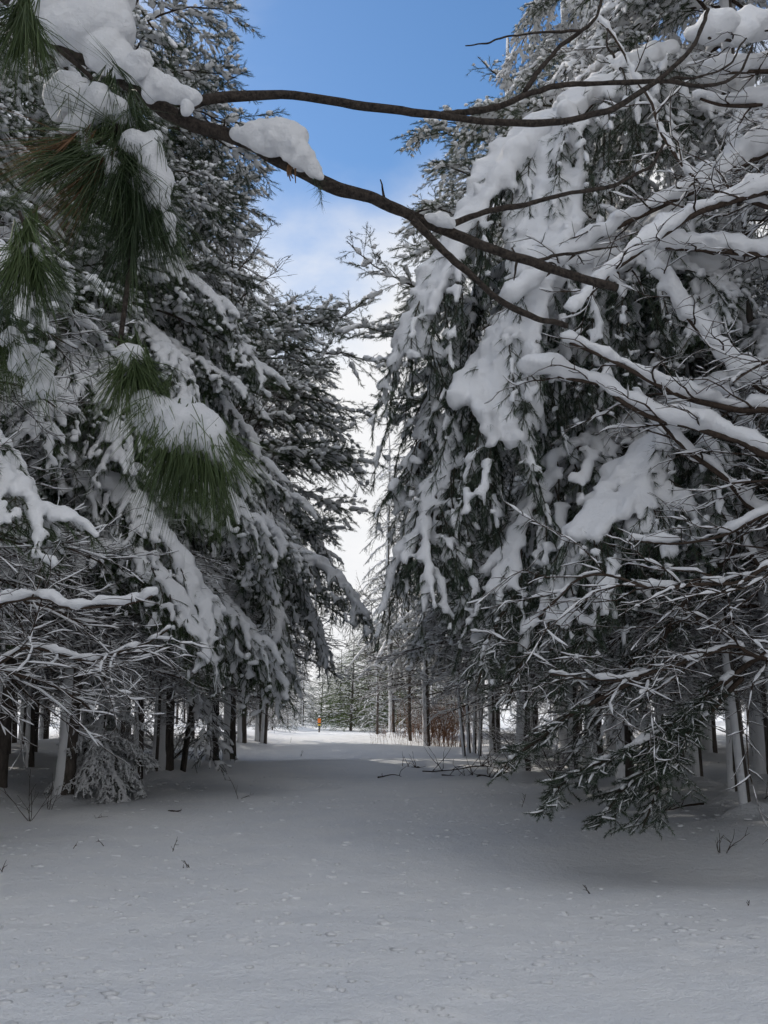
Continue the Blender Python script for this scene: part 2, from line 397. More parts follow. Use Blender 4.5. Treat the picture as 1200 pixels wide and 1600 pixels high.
    if S['needle'] > 0:
        for P in lines + [A[len(A) // 2:]]:
            X, tt = along(P, S['nstep'] * (1 if lod == 0 else 2.5))
            m = tt > 0.25 if len(X) > 3 else np.ones(len(X), bool)
            tpos.append(X[m]); taxis.append(np.gradient(X, axis=0)[m])
        tpos = np.concatenate(tpos); taxis = unit(np.concatenate(taxis))
        wsc = 1 if lod == 0 else 2.6
        add_needles(leaf, tpos, taxis, max(2, S['nper'] if lod == 0 else int(S['nper'] * 0.55)), S['needle'], S['nwid'] * wsc, S['nspread'], rng, 0.03, S['ndroop'])
        if S['tuft'] > 0:       # a pat of snow caught in some tufts
            sel = tpos[rng.uniform(size=len(tpos)) < S['tuft'] * (0.28 if lod == 0 else 0.5)]
            r = rng.uniform(0.028, 0.058, len(sel)) * (1 if lod == 0 else 1.3)
            snow.append(np.concatenate((sel + np.array((0, 0, 0.02)), np.stack((r, r, r * 0.7), -1)), 1))
    return wood, leaf, snow, strips

def axis_curve(L, rise, droop, bend, seed):
    rng = np.random.default_rng(seed); s = np.linspace(0, 1, 30)
    return np.stack((L * s * (1 - 0.12 * droop * s), bend * s ** 2 * L * rng.choice((-1, 1)), L * (rise * s - droop * s ** 2.1)), -1)

PROTO = {}
def make_proto(key, kind, L, rise, droop, seed, leafmat, lod=0, r0=0.035, vox=0.024, **over):
    S = dict(SPEC[kind]); S.update(over)
    w, l, s, st = grow(axis_curve(L, rise, droop, 0.1, seed), r0, S, seed, lod)
    if lod:
        PROTO[key] = (w, l, np.concatenate(s), st, leafmat, vox); return
    PROTO[key] = (w.mesh('bough_wood', M_TWIG), None if l.empty() else l.mesh('bough_needles', leafmat, False),
                  snow_mesh('bough_snow', np.concatenate(s), vox, M_SNOW, seed, cut=0.42, strips=st))
def place_bough(parent, key, loc, az, tilt, scale, roll=0.0, name='bough'):
    w, l, s = PROTO[key]
    b = add_object(name, w, parent, loc, Euler((roll, tilt, az), 'XYZ'), (scale,) * 3)
    if l is not None: add_object('needles', l, b)['kind'] = 'stuff'
    add_object('snow', s, b)['kind'] = 'stuff'
    return b
# ------------------------------------------------------------------ ground
TRUNKS = []            # (x, y, r) of every stem that gets a small mound of snow
def ground_z(x, y):
    x = np.asarray(x, float); y = np.asarray(y, float); o = np.zeros_like(x)
    z = 0.42 * np.clip((y - 40) / 18, 0, 1) ** 2 * (3 - 2 * np.clip((y - 40) / 18, 0, 1))
    p = np.stack((x * 0.16, y * 0.11, o), -1); z = z + 0.22 * vnoise(p.reshape(-1, 3), 5).reshape(x.shape) * np.clip(y / 12, 0.15, 1)
    p = np.stack((x * 0.5, y * 0.32, o), -1); z = z + 0.09 * vnoise(p.reshape(-1, 3), 8).reshape(x.shape)
    bank = np.clip((np.abs(x + 0.9) - 4.3) / 2.5, 0, 1); z = z + 0.22 * bank * bank * (3 - 2 * bank)
    z = z + 0.14 * np.exp(-((y - 34 - 0.25 * x) / 2.2) ** 2) - 0.10 * np.exp(-((y - 29 - 0.2 * x) / 2.0) ** 2)     # low drifts across the track
    z = z + 0.16 * np.exp(-((y - 44 + 0.15 * x) / 2.5) ** 2)
    z = z - 0.16 * np.exp(-(((x - 4.2) / 2.6) ** 2 + ((y - 11.2) / 1.0) ** 2)) + 0.10 * np.exp(-(((x - 4.0) / 2.8) ** 2 + ((y - 13.4) / 1.1) ** 2))
    return z
def gz(x, y): return float(ground_z(np.array([x]), np.array([y]))[0])

def graded(lo, hi, fine_lo, fine_hi, fine, growth):
    a = list(np.arange(fine_lo, fine_hi, fine)); s = fine
    while a[-1] < hi: s *= growth; a.append(a[-1] + s)
    s = fine; b = []; v = fine_lo
    while v > lo: s *= growth; v -= s; b.append(v)
    return np.array(b[::-1] + a)
def make_ground():
    xs = graded(-900, 900, -5.0, 6.5, 0.11, 1.11); ys = graded(-300, 1500, 4.5, 15, 0.11, 1.045)
    X, Y = np.meshgrid(xs, ys); Z = ground_z(X, Y)
    sh = X.shape; P = np.stack((X, Y, X * 0), -1).reshape(-1, 3)
    near = (np.clip((30 - np.abs(Y)) / 18, 0, 1) * np.clip((9 - np.abs(X)) / 2, 0, 1)).reshape(-1)
    Z = Z.reshape(-1) + near * (0.020 * fnoise(P * 2.2, 31, 3) + 0.016 * fnoise(P * 5.5, 41, 2))
    for (x, y, r) in TRUNKS:
        d2 = (P[:, 0] - x) ** 2 + (P[:, 1] - y) ** 2; w = 0.28 + r
        Z += 0.24 * np.exp(-d2 / w ** 2) - 0.07 * np.exp(-d2 / (w * 2.6) ** 2)
    P[:, 2] = Z; ny, nx = sh
    i = np.arange(ny - 1)[:, None] * nx + np.arange(nx - 1)[None]
    Q = np.stack((i, i + 1, i + nx + 1, i + nx), -1).reshape(-1, 4)
    o = add_object('snow_ground', build_mesh('snow_ground', P, [Q], M_GROUND))
    return tag(o, 'smooth deep snow covering the forest track', kind='structure')

# ------------------------------------------------------------------ trees
def trunk_meshes(H, r, lean, seed, plaster=1.0, side=(-0.93, -0.36), k=12, curve=0.0):
    rng = np.random.default_rng(seed)
    zz = np.concatenate((np.linspace(-0.4, 6, 34), np.linspace(6.4, H, 18)))
    t = np.clip(zz / H, 0, 1)
    cx = lean[0] * zz + 0.10 * np.sin(zz * 0.35 + rng.uniform(0, 6)) + curve * t ** 2; cy = lean[1] * zz + 0.10 * np.sin(zz * 0.3 + rng.uniform(0, 6))
    cx -= cx[2]; cy -= cy[2]
    C = np.stack((cx, cy, zz), -1)
    R = r * (1 - 0.9 * t ** 1.1) + 0.01 + 0.35 * r * np.exp(-np.clip(zz + 0.4, 0, 9) * 2.2)
    a = np.arange(k) * 2 * math.pi / k
    ring = np.stack((np.cos(a), np.sin(a)), -1)
    def skin(off):
        RR = R[:, None] + off
        V = np.stack((C[:, None, 0] + RR * ring[None, :, 0], C[:, None, 1] + RR * ring[None, :, 1], np.broadcast_to(C[:, None, 2], RR.shape)), -1).reshape(-1, 3)
        i = np.arange(len(zz) - 1)[:, None] * k; j = np.arange(k)[None]; j2 = (j + 1) % k
        return V, np.stack((i + j, i + j2, i + k + j2, i + k + j), -1).reshape(-1, 4)
    pts = np.stack((np.broadcast_to(ring[None, :, 0] * 2.2, (len(zz), k)), np.broadcast_to(ring[None, :, 1] * 2.2, (len(zz), k)), np.broadcast_to(zz[:, None] * 1.1, (len(zz), k))), -1).reshape(-1, 3)
    nz = fnoise(pts, seed, 3).reshape(len(zz), k)
    nz2 = fnoise(pts * np.array((2, 2, 3)), seed + 9, 2).reshape(len(zz), k)
    V, Q = skin(nz2 * r * 0.14)
    tm = build_mesh('trunk', V, [Q], M_BARK)
    facing = ring @ np.array(side)
    off = (facing[None] * 0.085 - 0.020 + nz * 0.06) * plaster - 0.02 * (1 - plaster)
    off = np.where(off > 0, off * np.clip(r / 0.15, 0.3, 1), off) - 0.02 * (facing[None] < 0.15); off = np.minimum(off, 0.035 + 0.02 * nz2); off = np.maximum(off, -R[:, None] * 0.6)
    V, Q = skin(off)
    sm = build_mesh('trunk_snow', V, [Q], M_SNOW)
    return tm, sm, zz, C
def trunk_at(zz, C, z): return np.array([np.interp(z, zz, C[:, k]) for k in range(3)])

PLR = np.random.default_rng(66)
def full_tree(name, x, y, H, r, label, group, seed, zones, lean=(0, 0), Lmax=4.0, road=1, plaster=1.0, cat='pine tree', dens=1.0, top=0.35, curve=0.0):
    """zones: list of (z0, z1, [bough kinds], step, per whorl, length factor); road=+1: the track lies towards +x"""
    rng = np.random.default_rng(seed)
    base = (x, y, gz(x, y)); t = tag(empty(name, base), label, cat, group)
    tm, sm, zz, C = trunk_meshes(H, r, lean, seed, plaster * PLR.uniform(0.7, 1.05), curve=curve)
    tr = add_object('trunk', tm, t); add_object('snow', sm, tr)
    TRUNKS.append((x, y, r))
    for (z0, z1, kinds, step, per, lf) in zones:
        z = z0
        while z < z1:
            az0 = rng.uniform(0, 6.28)
            for q in range(per):
                az = az0 + q * 2 * math.pi / per + rng.normal(0, 0.25)
                away = math.cos(az) * road < -0.35
                if away and rng.uniform() < 0.5: continue
                zq = z + rng.uniform(-0.5, 0.5) * step
                if zq > H - 0.4: continue
                f = zq / H
                L = Lmax * lf * (1 - (1 - top) * f ** 2.2) * rng.uniform(0.72, 1.1)
                key = kinds[rng.integers(len(kinds))]
                place_bough(t, key, trunk_at(zz, C, zq), az, rng.normal(-0.05 + 0.0 * f, 0.10), L / 3.4, rng.normal(0, 0.08))
            z += step / dens
    return t

LODTREE = []
def merge(parts):
    Vs, Ts, Qs, n = [], [], [], 0
    for V, T, Q in parts:
        Vs.append(V); Ts.append(T + n); Qs.append(Q + n); n += len(V)
    return np.concatenate(Vs), np.concatenate(Ts), np.concatenate(Qs)
def make_lod_tree(H, r, seed, zones, Lmax, top=0.3, leafmat=None, plaster=1.0):
    rng = np.random.default_rng(seed)
    tm, sm, zz, C = trunk_meshes(H, r, (rng.normal(0, 0.012), rng.normal(0, 0.012)), seed, plaster, k=8)
    W, Lf, Sn = [], [], []
    for (z0, z1, kinds, step, per, lf) in zones:
        z = z0
        while z < z1:
            az0 = rng.uniform(0, 6.28)
            for q in range(per):
                zq = z + rng.uniform(-0.5, 0.5) * step
                if zq > H - 0.2: continue
                f = zq / H; L = Lmax * lf * (1 - (1 - top) * f ** 1.5) * rng.uniform(0.7, 1.1)
                key = kinds[rng.integers(len(kinds))]; w, l, s = PROTO[key]
                R = np.array(Euler((rng.normal(0, 0.08), rng.normal(-0.03, 0.12), az0 + q * 6.283 / per + rng.normal(0, 0.3)), 'XYZ').to_matrix()) * (L / 3.4)
                b = trunk_at(zz, C, zq)
                for src, dst in ((w, W), (l, Lf), (s, Sn)):
                    if src is not None: dst.append((src[0] @ R.T + b, src[1], src[2]))
            z += step
    out = [tm, sm]
    for src, nm, mt, smo in ((W, 'branches', M_TWIG, True), (Lf, 'crown', leafmat or M_PINE, False), (Sn, 'crown_snow', M_SNOW, True)):
        out.append(None if not src else build_mesh(nm, *(lambda m: (m[0], [m[1], m[2]]))(merge(src)), mt, smo))
    return out
def place_lod_tree(variant, name, x, y, s, label, group, rz=None, cat='pine tree', mound=True):
    tm, sm, wm, lm, nm = variant
    t = tag(empty(name, (x, y, gz(x, y)), rz or 0), label, cat, group); t.scale = (s, s, s)
    tr = add_object('trunk', tm, t, rot=(0, 0, -(rz or 0))); add_object('snow', sm, tr)
    add_object('branches', wm, t)
    if lm: add_object('crown', lm, t)['kind'] = 'stuff'
    if nm: add_object('crown_snow', nm, t)['kind'] = 'stuff'
    if mound: TRUNKS.append((x, y, 0.15))
    return t
def finish_lod():
    for k, v in list(PROTO.items()):
        if len(v) == 6:
            w, l, b, st, leafmat, vox = v
            me = snow_mesh('tmp', b, vox, M_SNOW, 3, 0.3, 4.0, strips=st); sa = mesh_arrays(me); bpy.data.meshes.remove(me)
            PROTO[k] = (w.arrays(), None if l.empty() else l.arrays(), sa)

# branch kinds
for i, (r, d) in enumerate(((0.10, 0.40), (0.22, 0.45), (0.05, 0.55))): make_proto('pine%d' % i, 'pine', 3.4, r, d, 11 + i, M_PINE)
for i, (r, d) in enumerate(((0.12, 0.62), (0.05, 0.80), (0.2, 0.95))): make_proto('laden%d' % i, 'laden', 3.4, r, d, 21 + i, M_PINE)
for i, (r, d) in enumerate(((0.05, 0.15), (0.1, 0.3), (0.0, 0.35))): make_proto('dead%d' % i, 'dead', 3.4, r, d, 31 + i, M_PINE, vox=0.021)
for i, (r, d) in enumerate(((0.0, 0.45), (-0.1, 0.7))): make_proto('spruce%d' % i, 'spruce', 3.4, r, d, 41 + i, M_SPRUCE, vox=0.03, nstep=0.026, nwid=0.006)
for i, (r, d) in enumerate(((0.10, 0.40), (0.2, 0.55))): make_proto('mpine%d' % i, 'pine', 3.4, r, d, 51 + i, M_PINE, lod=1, vox=0.08, s0=0.08, s1=0.075, s2=0.055, cover0=0.6, cover1=0.42, cover2=0.3)
for i, (r, d) in enumerate(((0.14, 0.30), (0.22, 0.40))): make_proto('mdark%d' % i, 'dark', 3.4, r, d, 56 + i, M_PINE, lod=1, vox=0.085, s0=0.075, s1=0.075, s2=0.06)
for i, (r, d) in enumerate(((0.16, 0.30), (0.28, 0.35))): make_proto('dark%d' % i, 'dark', 3.4, r, d, 17 + i, M_PINE)
for i, (r, d) in enumerate(((0.10, 0.65), (0.1, 0.85))): make_proto('mladen%d' % i, 'laden', 3.4, r, d, 61 + i, M_PINE, lod=1, vox=0.08)
for i, (r, d) in enumerate(((0.02, 0.12), (0.05, 0.25))): make_proto('mdead%d' % i, 'dead', 3.4, r, d, 71 + i, M_PINE, lod=1, vox=0.065)
make_proto('fpine', 'pine', 3.4, 0.15, 0.5, 81, M_PINE, lod=1, vox=0.095, s0=0.08, s1=0.07, s2=0.05)
make_proto('fladen', 'laden', 3.4, 0.1, 0.75, 82, M_PINE, lod=1, vox=0.095)
make_proto('fdead', 'dead', 3.4, 0.03, 0.2, 83, M_PINE, lod=1, vox=0.075)
finish_lod()
PINES = ['pine0', 'pine1', 'pine2']; LADEN = ['laden0', 'laden1', 'laden2']; DEAD = ['dead0', 'dead1', 'dead2']; SPRUCE = ['spruce0', 'spruce1']; DARK = ['dark0', 'dark1']
# ------------------------------------------------------------------ the two rows along the track
zm = [(2.4, 6.0, ['mdead0', 'mdead1'], 0.5, 4, 0.85), (5.2, 9, ['mladen0', 'mladen1'], 0.8, 5, 1.0), (9, 19.5, ['mpine0', 'mpine1', 'mladen0'], 0.9, 5, 1.0)]
MID = [make_lod_tree(20, 0.18, 291, zm, 4.0, top=0.4)] * 2
LG, RG = 'pines along the left edge of the track', 'conifers along the right edge of the track'
zl = [(2.6, 5.2, DEAD, 0.42, 4, 0.8), (5.2, 9.0, LADEN, 0.8, 5, 1.0), (9.0, 12.5, PINES + ['dark0'] + LADEN, 0.85, 5, 1.0), (12.5, 17.5, DARK + ['pine0', 'pine1'], 0.85, 5, 1.0)]
full_tree('pine_tree', -7.1, 19.0, 19, 0.17, 'snow-plastered pine trunk nearest the left edge of the photo, bare lower branches', LG, 101, zl, Lmax=3.8)
LEAN = full_tree('pine_tree', -5.9, 19.2, 21, 0.15, 'pine with slightly leaning white-sided trunk just left of the snowy sapling', LG, 102, zl, lean=(0.03, 0), Lmax=4.2)
SLIM = full_tree('pine_tree', -5.4, 22.8, 18, 0.09, 'slim pine with thin trunk just right of the snowy sapling', LG, 103, zl, Lmax=3.9)
NEARL = full_tree('pine_tree', -7.6, 12.2, 19, 0.18, 'near pine whose snowy boughs enter from beyond the left edge', LG, 104, [(2.4, 5.0, DEAD, 0.4, 5, 1.0), (4.4, 9.0, LADEN + DEAD, 0.8, 5, 1.0), (9, 15, PINES, 0.9, 5, 1)], Lmax=4.0)
QUILT = place_lod_tree(MID[0], 'pine_tree', -6.0, 28.5, 1.05, 'pine with drooping snow-quilted boughs behind the slim trunk', LG, 3)
place_lod_tree(MID[0], 'pine_tree', -5.8, 35.0, 1.05, 'stout pine with half-white trunk, third from the clearing on the left', LG, 4)
LACEL = full_tree('pine_tree', -4.9, 33.0, 16.2, 0.17, 'dark-tufted pine whose upper boughs cross the sky gap from the left', LG, 109, [(3.5, 6, DEAD, 0.6, 4, 0.7), (6, 9, LADEN + DARK, 0.9, 5, 0.85), (9, 15.8, DARK + ['dark0', 'pine0'], 0.75, 5, 1.0)], Lmax=5.3, top=0.55)
place_lod_tree(MID[0], 'pine_tree', -6.2, 45.0, 1.00, 'last left-hand pine but one before the sunlit clearing', LG, 5)
place_lod_tree(MID[0], 'pine_tree', -6.0, 49.5, 0.95, 'last pine on the left, right beside the sunlit clearing', LG, 0)

zr = [(2.4, 6.0, DEAD, 0.42, 5, 0.9), (4.5, 10, LADEN + SPRUCE, 0.8, 5, 1.0), (10, 19, PINES + SPRUCE, 0.9, 5, 1.0)]
BIG = full_tree('spruce_tree', 6.3, 10.6, 20, 0.20, 'huge snow-laden conifer reaching in from beyond the right edge', RG, 201, [(3.6, 5.2, ['dead0', 'dead1'], 0.8, 4, 0.9), (6, 13, LADEN + DEAD, 1.3, 4, 0.85), (13, 19, PINES, 1.0, 5, 1.0)], Lmax=3.8, road=-1, cat='conifer')
EDGE = full_tree('spruce_tree', 5.7, 14.6, 20, 0.16, 'conifer with dark trunk showing between snowy branches at the right edge', RG, 202, zr, Lmax=3.8, road=-1, cat='conifer')
TWIN = full_tree('spruce_tree', 4.25, 18.2, 20, 0.13, 'right-hand conifer with twin stem behind the low hanging bough', RG, 203, zr, Lmax=3.6, road=-1, cat='conifer')
place_lod_tree(MID[1], 'spruce_tree', 4.9, 24, 1.00, 'dark conifer behind the twin-stemmed one on the right', RG, 0, cat='conifer')
LACER = full_tree('pine_tree', 3.7, 27.5, 22, 0.16, 'tall dark-tufted pine reaching out against the sky on the right', RG, 205, [(3, 6, DEAD, 0.6, 4, 0.8), (5, 10, LADEN + ['pine0'], 0.9, 5, 0.85), (10, 19, DARK + ['pine1'], 0.8, 5, 1.0)], Lmax=4.4, road=-1, cat='pine tree', top=0.45)
place_lod_tree(MID[1], 'spruce_tree', 4.6, 32, 1.0, 'tall conifer halfway along the right edge of the track', RG, 1, cat='conifer')
place_lod_tree(MID[1], 'spruce_tree', 4.0, 37, 1.00, 'conifer on the right beside the clump of thin bare stems', RG, 2, cat='conifer')
place_lod_tree(MID[1], 'spruce_tree', 1.9, 46, 0.82, 'conifer whose pointed crown closes the gap from the right', RG, 3.3, cat='conifer')
place_lod_tree(MID[1], 'spruce_tree', 4.7, 51, 0.9, 'last right-hand conifer before the reddish brush', RG, 3, cat='conifer')

# ------------------------------------------------------------------ the woods behind
zf = [(2.2, 6.5, ['fdead'], 0.55, 4, 0.85), (5.0, 9, ['fladen'], 0.9, 4, 1.0), (9, 18, ['fpine', 'fpine', 'fladen'], 0.9, 4, 1.0)]
FAR = [make_lod_tree(18, 0.15, 301 + i, zf, 3.4) for i in range(2)]
rng = np.random.default_rng(7)
spots = []
def wood(x0, x1, y0, y1, n, label, group, gap=2.2, s0=0.85, s1=1.2):
    k = tries = 0
    while k < n and tries < n * 60:
        tries += 1
        x, y = rng.uniform(x0, x1), rng.uniform(y0, y1)
        if any((x - a) ** 2 + (y - b) ** 2 < gap ** 2 for a, b in spots) or any((x - a) ** 2 + (y - b) ** 2 < 1.6 ** 2 for a, b, _ in TRUNKS): continue
        spots.append((x, y)); k += 1
        place_lod_tree(FAR[rng.integers(2)], 'pine_tree', x, y, rng.uniform(s0, s1), label, group, rng.uniform(0, 6.28))
wood(-20, -9, 3, 19, 14, 'unseen snowy pine added beyond the left edge to shade the track', 'pines beyond the left edge', 2.4, 1.1, 1.4)  # out of view, added to keep sun flecks off the near track
wood(-24, -8.6, 20, 54, 44, 'snowy pine standing deep in the wood left of the track', 'pines inside the left wood', 2.2, 1.0, 1.4)
wood(8.5, 18, 5, 15.5, 10, 'snowy pine beyond the right edge of the view', 'pines beyond the right edge', 2.2, 1.1, 1.4)
wood(6.8, 22, 16, 60, 40, 'snowy pine standing deep in the wood right of the track', 'pines inside the right wood', 2.2, 1.1, 1.45)
# ------------------------------------------------------------------ boughs of particular trees that show singly in the photograph
def px_line(pts, Y0, Y1=None):
    Y1 = Y0 if Y1 is None else Y1; n = len(pts)
    return np.array([cam_point(x, y, Y0 + (Y1 - Y0) * i / max(1, n - 1)) for i, (x, y) in enumerate(pts)])
def own_bough(tree, P, r0, kind, seed, leafmat=None, vox=0.042, from_trunk=True, name='bough', n=40, slab=None, **over):
    """a bough of its own shape, grown along world points P, hung on a tree that is already standing"""
    inv = np.array((Matrix.Translation(tree.location) @ tree.rotation_euler.to_matrix().to_4x4() @ Matrix.Diagonal((*tree.scale, 1))).inverted())
    P = np.array(P) @ inv[:3, :3].T + inv[:3, 3]
    if from_trunk:
        p0 = P[0]; P = np.concatenate(([[0, 0, p0[2] + 0.25 * np.hypot(p0[0], p0[1])]], P)) if kind != 'spruce' else np.concatenate(([[0, 0, p0[2] + 0.1 * np.hypot(p0[0], p0[1])]], P))
    A = smooth_line(P, n); S = dict(SPEC[kind]); S.update(over)
    w, l, s, st = grow(A, r0, S, seed)
    if slab:        # the snow of neighbouring twigs grown together into one thick pillow
        rr = np.random.default_rng(seed); i0 = int(n * 0.3); T = unit(np.gradient(A, axis=0)); h = unit(np.stack((-T[:, 1], T[:, 0], T[:, 0] * 0), -1))
        for off, f0, f1 in slab:
            j0, j1 = int(i0 + (n - i0) * f0), int(i0 + (n - i0) * f1); X = A[j0:j1] + h[j0:j1] * off + np.array((0, 0, -0.35 * abs(off)))
            blobs_on(s, X, S['s0'] * rr.uniform(0.75, 1.0), 1.1, rr, 0.3, 0.2)
    b = add_object(name, w.mesh('bough_wood', M_TWIG), tree)
    if not l.empty(): add_object('needles', l.mesh('bough_needles', leafmat or M_PINE, False), b)['kind'] = 'stuff'
    if s: add_object('snow', snow_mesh('bough_snow', np.concatenate(s), vox, M_SNOW, seed, strips=st), b)['kind'] = 'stuff'
    return b
k9 = 1 / FPX
LIMB = dict(sec=0.7, secstep=0.3, ter=0.4, cover0=1.05, cover1=0.5, cover2=0.4, s1=0.014, s2=0.008)
limbs = [  # pixels of the axis, snow radius in pixels
 ([(1230, 48), (1170, 62), (1108, 78)], 27), ([(1230, 112), (1170, 112), (1108, 114)], 19), ([(1230, 160), (1160, 158), (1095, 152)], 19),
 ([(1230, 225), (1120, 282), (1040, 318), (940, 368), (880, 410), (800, 470)], 23),
 ([(1230, 292), (1120, 322), (1040, 362), (960, 422), (895, 490)], 16), ([(1230, 396), (1120, 392), (1035, 388)], 22),
 ([(1230, 615), (1150, 575), (1090, 510), (1050, 450), (1008, 402)], 20), ([(1230, 722), (1130, 700), (1050, 670), (960, 628), (880, 600), (815, 592)], 22),
 ([(1230, 640), (1110, 630), (1040, 605), (960, 565), (890, 535)], 14), ([(1230, 812), (1130, 745), (1060, 690), (995, 615)], 13),
 ([(1230, 895), (1150, 830), (1095, 768)], 13), ([(1230, 792), (1130, 835), (1060, 850), (990, 845)], 11),
 ([(1230, 330), (1110, 302), (1060, 262), (1030, 200), (1010, 150), (975, 92), (925, 36)], 8),
 ([(1230, 1040), (1140, 1010), (1040, 1040), (950, 1060), (860, 1050)], 9), ([(1230, 880), (1140, 900), (1040, 920), (930, 905), (850, 960)], 10)]
for i, (ln, sr) in enumerate(limbs):
    Y = 9.6 + 0.5 * ((i * 37) % 7) / 3
    own_bough(BIG, px_line(ln, Y, Y - 0.5 + 0.25 * (i % 4)), 0.06 if sr > 12 else 0.035, 'dead', 500 + i, s0=sr * k9 * Y * (1.25 if i < 13 else 0.75), vox=0.036 if i < 13 else 0.03, **(LIMB if i < 13 else dict(LIMB, cover0=0.6, s1=0.014, s2=0.007, sec=1.4, secstep=0.15)))
SL = [(0.17, 0, 0.95), (-0.17, 0.05, 0.9), (0.34, 0.1, 0.75), (-0.32, 0.15, 0.6)]
SB = [(0.24, 0, 0.95), (-0.24, 0.03, 0.92), (0.46, 0.08, 0.8), (-0.44, 0.12, 0.7), (0.0, 0.0, 0.9)]
drapes = [([(980, 110), (890, 185), (810, 235), (745, 315), (695, 405), (650, 495), (632, 575)], 0.25, 13.0, SB), ([(960, 150), (870, 205), (852, 290), (842, 380), (800, 450)], 0.23, 12.5, SB),
          ([(920, 420), (830, 470), (785, 535), (778, 620), (800, 700)], 0.26, 12.0, SB), ([(850, 560), (770, 610), (705, 715), (655, 830), (628, 885)], 0.12, 12.8, None),
          ([(1100, 610), (1010, 690), (955, 775), (900, 850)], 0.17, 11.4, SL), ([(1100, 640), (1030, 700), (1015, 770), (1010, 840)], 0.15, 11.3, SL[:2]),
          ([(900, 700), (860, 760), (800, 850), (770, 930)], 0.12, 12.4, None), ([(950, 820), (890, 900), (860, 980)], 0.11, 11.8, None), ([(880, 480), (800, 560), (740, 640), (690, 760), (670, 850)], 0.10, 13.0, None), ([(820, 420), (740, 470), (690, 560), (660, 680), (640, 760)], 0.11, 13.6, None)]
for i, (ln, s0, Y, sl) in enumerate(drapes):
    own_bough(EDGE, px_line(ln, Y, Y - 0.8), 0.05, 'laden', 540 + i, M_SPRUCE, slab=sl, s0=s0, s1=0.085, s2=0.05, cover0=1.0, cover1=0.36, cover2=0.12, sec=1.0, secang=50, secstep=0.13, secdroop=1.5, terstep=0.11, terdroop=1.4, ndroop=0.35, nper=9, nstep=0.05, tuft=0.08)
sprays = [([(1230, 1000), (1120, 1075), (1055, 1145), (1035, 1212), (1005, 1292)], 0.6), ([(1180, 1030), (1060, 1130), (960, 1175), (888, 1217), (842, 1270)], 0.5),
          ([(1160, 1060), (1060, 1160), (975, 1232), (932, 1290)], 0.55), ([(1000, 1060), (900, 1110), (830, 1160), (780, 1215)], 0.5),
          ([(1060, 880), (980, 930), (910, 1010), (870, 1100)], 0.6), ([(980, 930), (890, 960), (820, 1030), (790, 1110)], 0.6), ([(1100, 960), (1010, 1010), (950, 1090), (900, 1180)], 0.6), ([(900, 860), (820, 920), (760, 1000), (740, 1080)], 0.55), ([(1150, 860), (1080, 930), (1030, 1010), (1000, 1100)], 0.55)]
for i, (ln, sec) in enumerate(sprays):
    own_bough(BIG, px_line(ln, 10.9 + (0 if i < 4 else 0.9), 10.6 + (0 if i < 4 else 0.6)), 0.03, 'spruce', 560 + i, M_SPRUCE, vox=0.03, strip=True, sec=sec * (1.25 if i < 4 else 1.4), secstep=0.06 if i < 4 else 0.08, secang=42, terstep=0.065, ter=0.24, secdroop=0.7, terdroop=0.6, cover0=0.25, cover1=0.5, cover2=0.42, s0=0.045, s1=0.011, s2=0.008, nstep=0.014 if i < 4 else 0.02, nwid=0.0062, needle=0.042, nper=8 if i < 4 else 6, from_trunk=False, t0=0.3 if i < 4 else 0.12)
# open, lacy pine boughs that reach across the strip of sky from both sides
lace = [(LACER, [(760, 480), (700, 462), (640, 445), (590, 420), (542, 378)], 26.5), (LACER, [(760, 350), (710, 335), (670, 320), (645, 318)], 27), (LACER, [(770, 290), (730, 272), (695, 258), (676, 252)], 27), (LACER, [(780, 220), (755, 215), (730, 222), (712, 232)], 27),
        (LACER, [(830, 150), (800, 130), (770, 112), (748, 92)], 26.5), (LACER, [(740, 560), (680, 545), (625, 530), (570, 512), (530, 520)], 26.5), (LACER, [(720, 640), (670, 630), (620, 622), (580, 640)], 27),
        (LACEL, [(400, 470), (450, 500), (500, 505), (545, 490), (578, 462)], 32.5), (LACEL, [(420, 540), (480, 545), (540, 555), (600, 565), (632, 580)], 32.5), (LACEL, [(430, 620), (490, 625), (545, 640), (590, 650)], 33), (LACEL, [(430, 700), (490, 712), (540, 735), (575, 765)], 33)]
for i, (tr, ln, Y) in enumerate(lace):
    own_bough(tr, px_line(ln, Y, Y - 0.8), 0.04, 'dark', 620 + i, M_PINE, vox=0.06, sec=0.8, secstep=0.19, ter=0.36, terstep=0.13, nstep=0.06, nwid=0.007, nper=9, kink=0.16, cover0=0.5)
# left side: quilted boughs over the track and the thick white branch at the left edge
left_own = [(SLIM, [(190, 770), (265, 850), (325, 950), (378, 1035)], 0.17, 20.5), (SLIM, [(330, 760), (385, 820), (425, 930), (445, 1050)], 0.15, 21.5), (LEAN, [(60, 690), (150, 740), (230, 800), (300, 900), (340, 980)], 0.17, 17.5),
            (LEAN, [(140, 850), (220, 870), (300, 960), (330, 1040)], 0.14, 17.0), (QUILT, [(395, 810), (445, 870), (488, 960), (508, 1035)], 0.15, 28.0), (QUILT, [(430, 850), (490, 872), (540, 915), (578, 972)], 0.12, 27.0)]
for i, (tr, ln, s0, Y) in enumerate(left_own):
    own_bough(tr, px_line(ln, Y, Y - 0.6), 0.05, 'laden', 580 + i, M_PINE, slab=SL[:3], s0=s0, s1=s0 * 0.62, cover0=0.95, cover1=0.4, cover2=0.12, tuft=0.05, sec=0.9, secdroop=1.5, ndroop=0.4, terstep=0.11, nstep=0.05)
own_bough(NEARL, px_line([(-60, 950), (0, 944), (60, 938), (130, 948), (195, 946), (230, 934)], 10.0, 9.6), 0.035, 'dead', 590, s0=0.09, cover0=1.1, sec=0.3, secstep=0.5, vox=0.03)
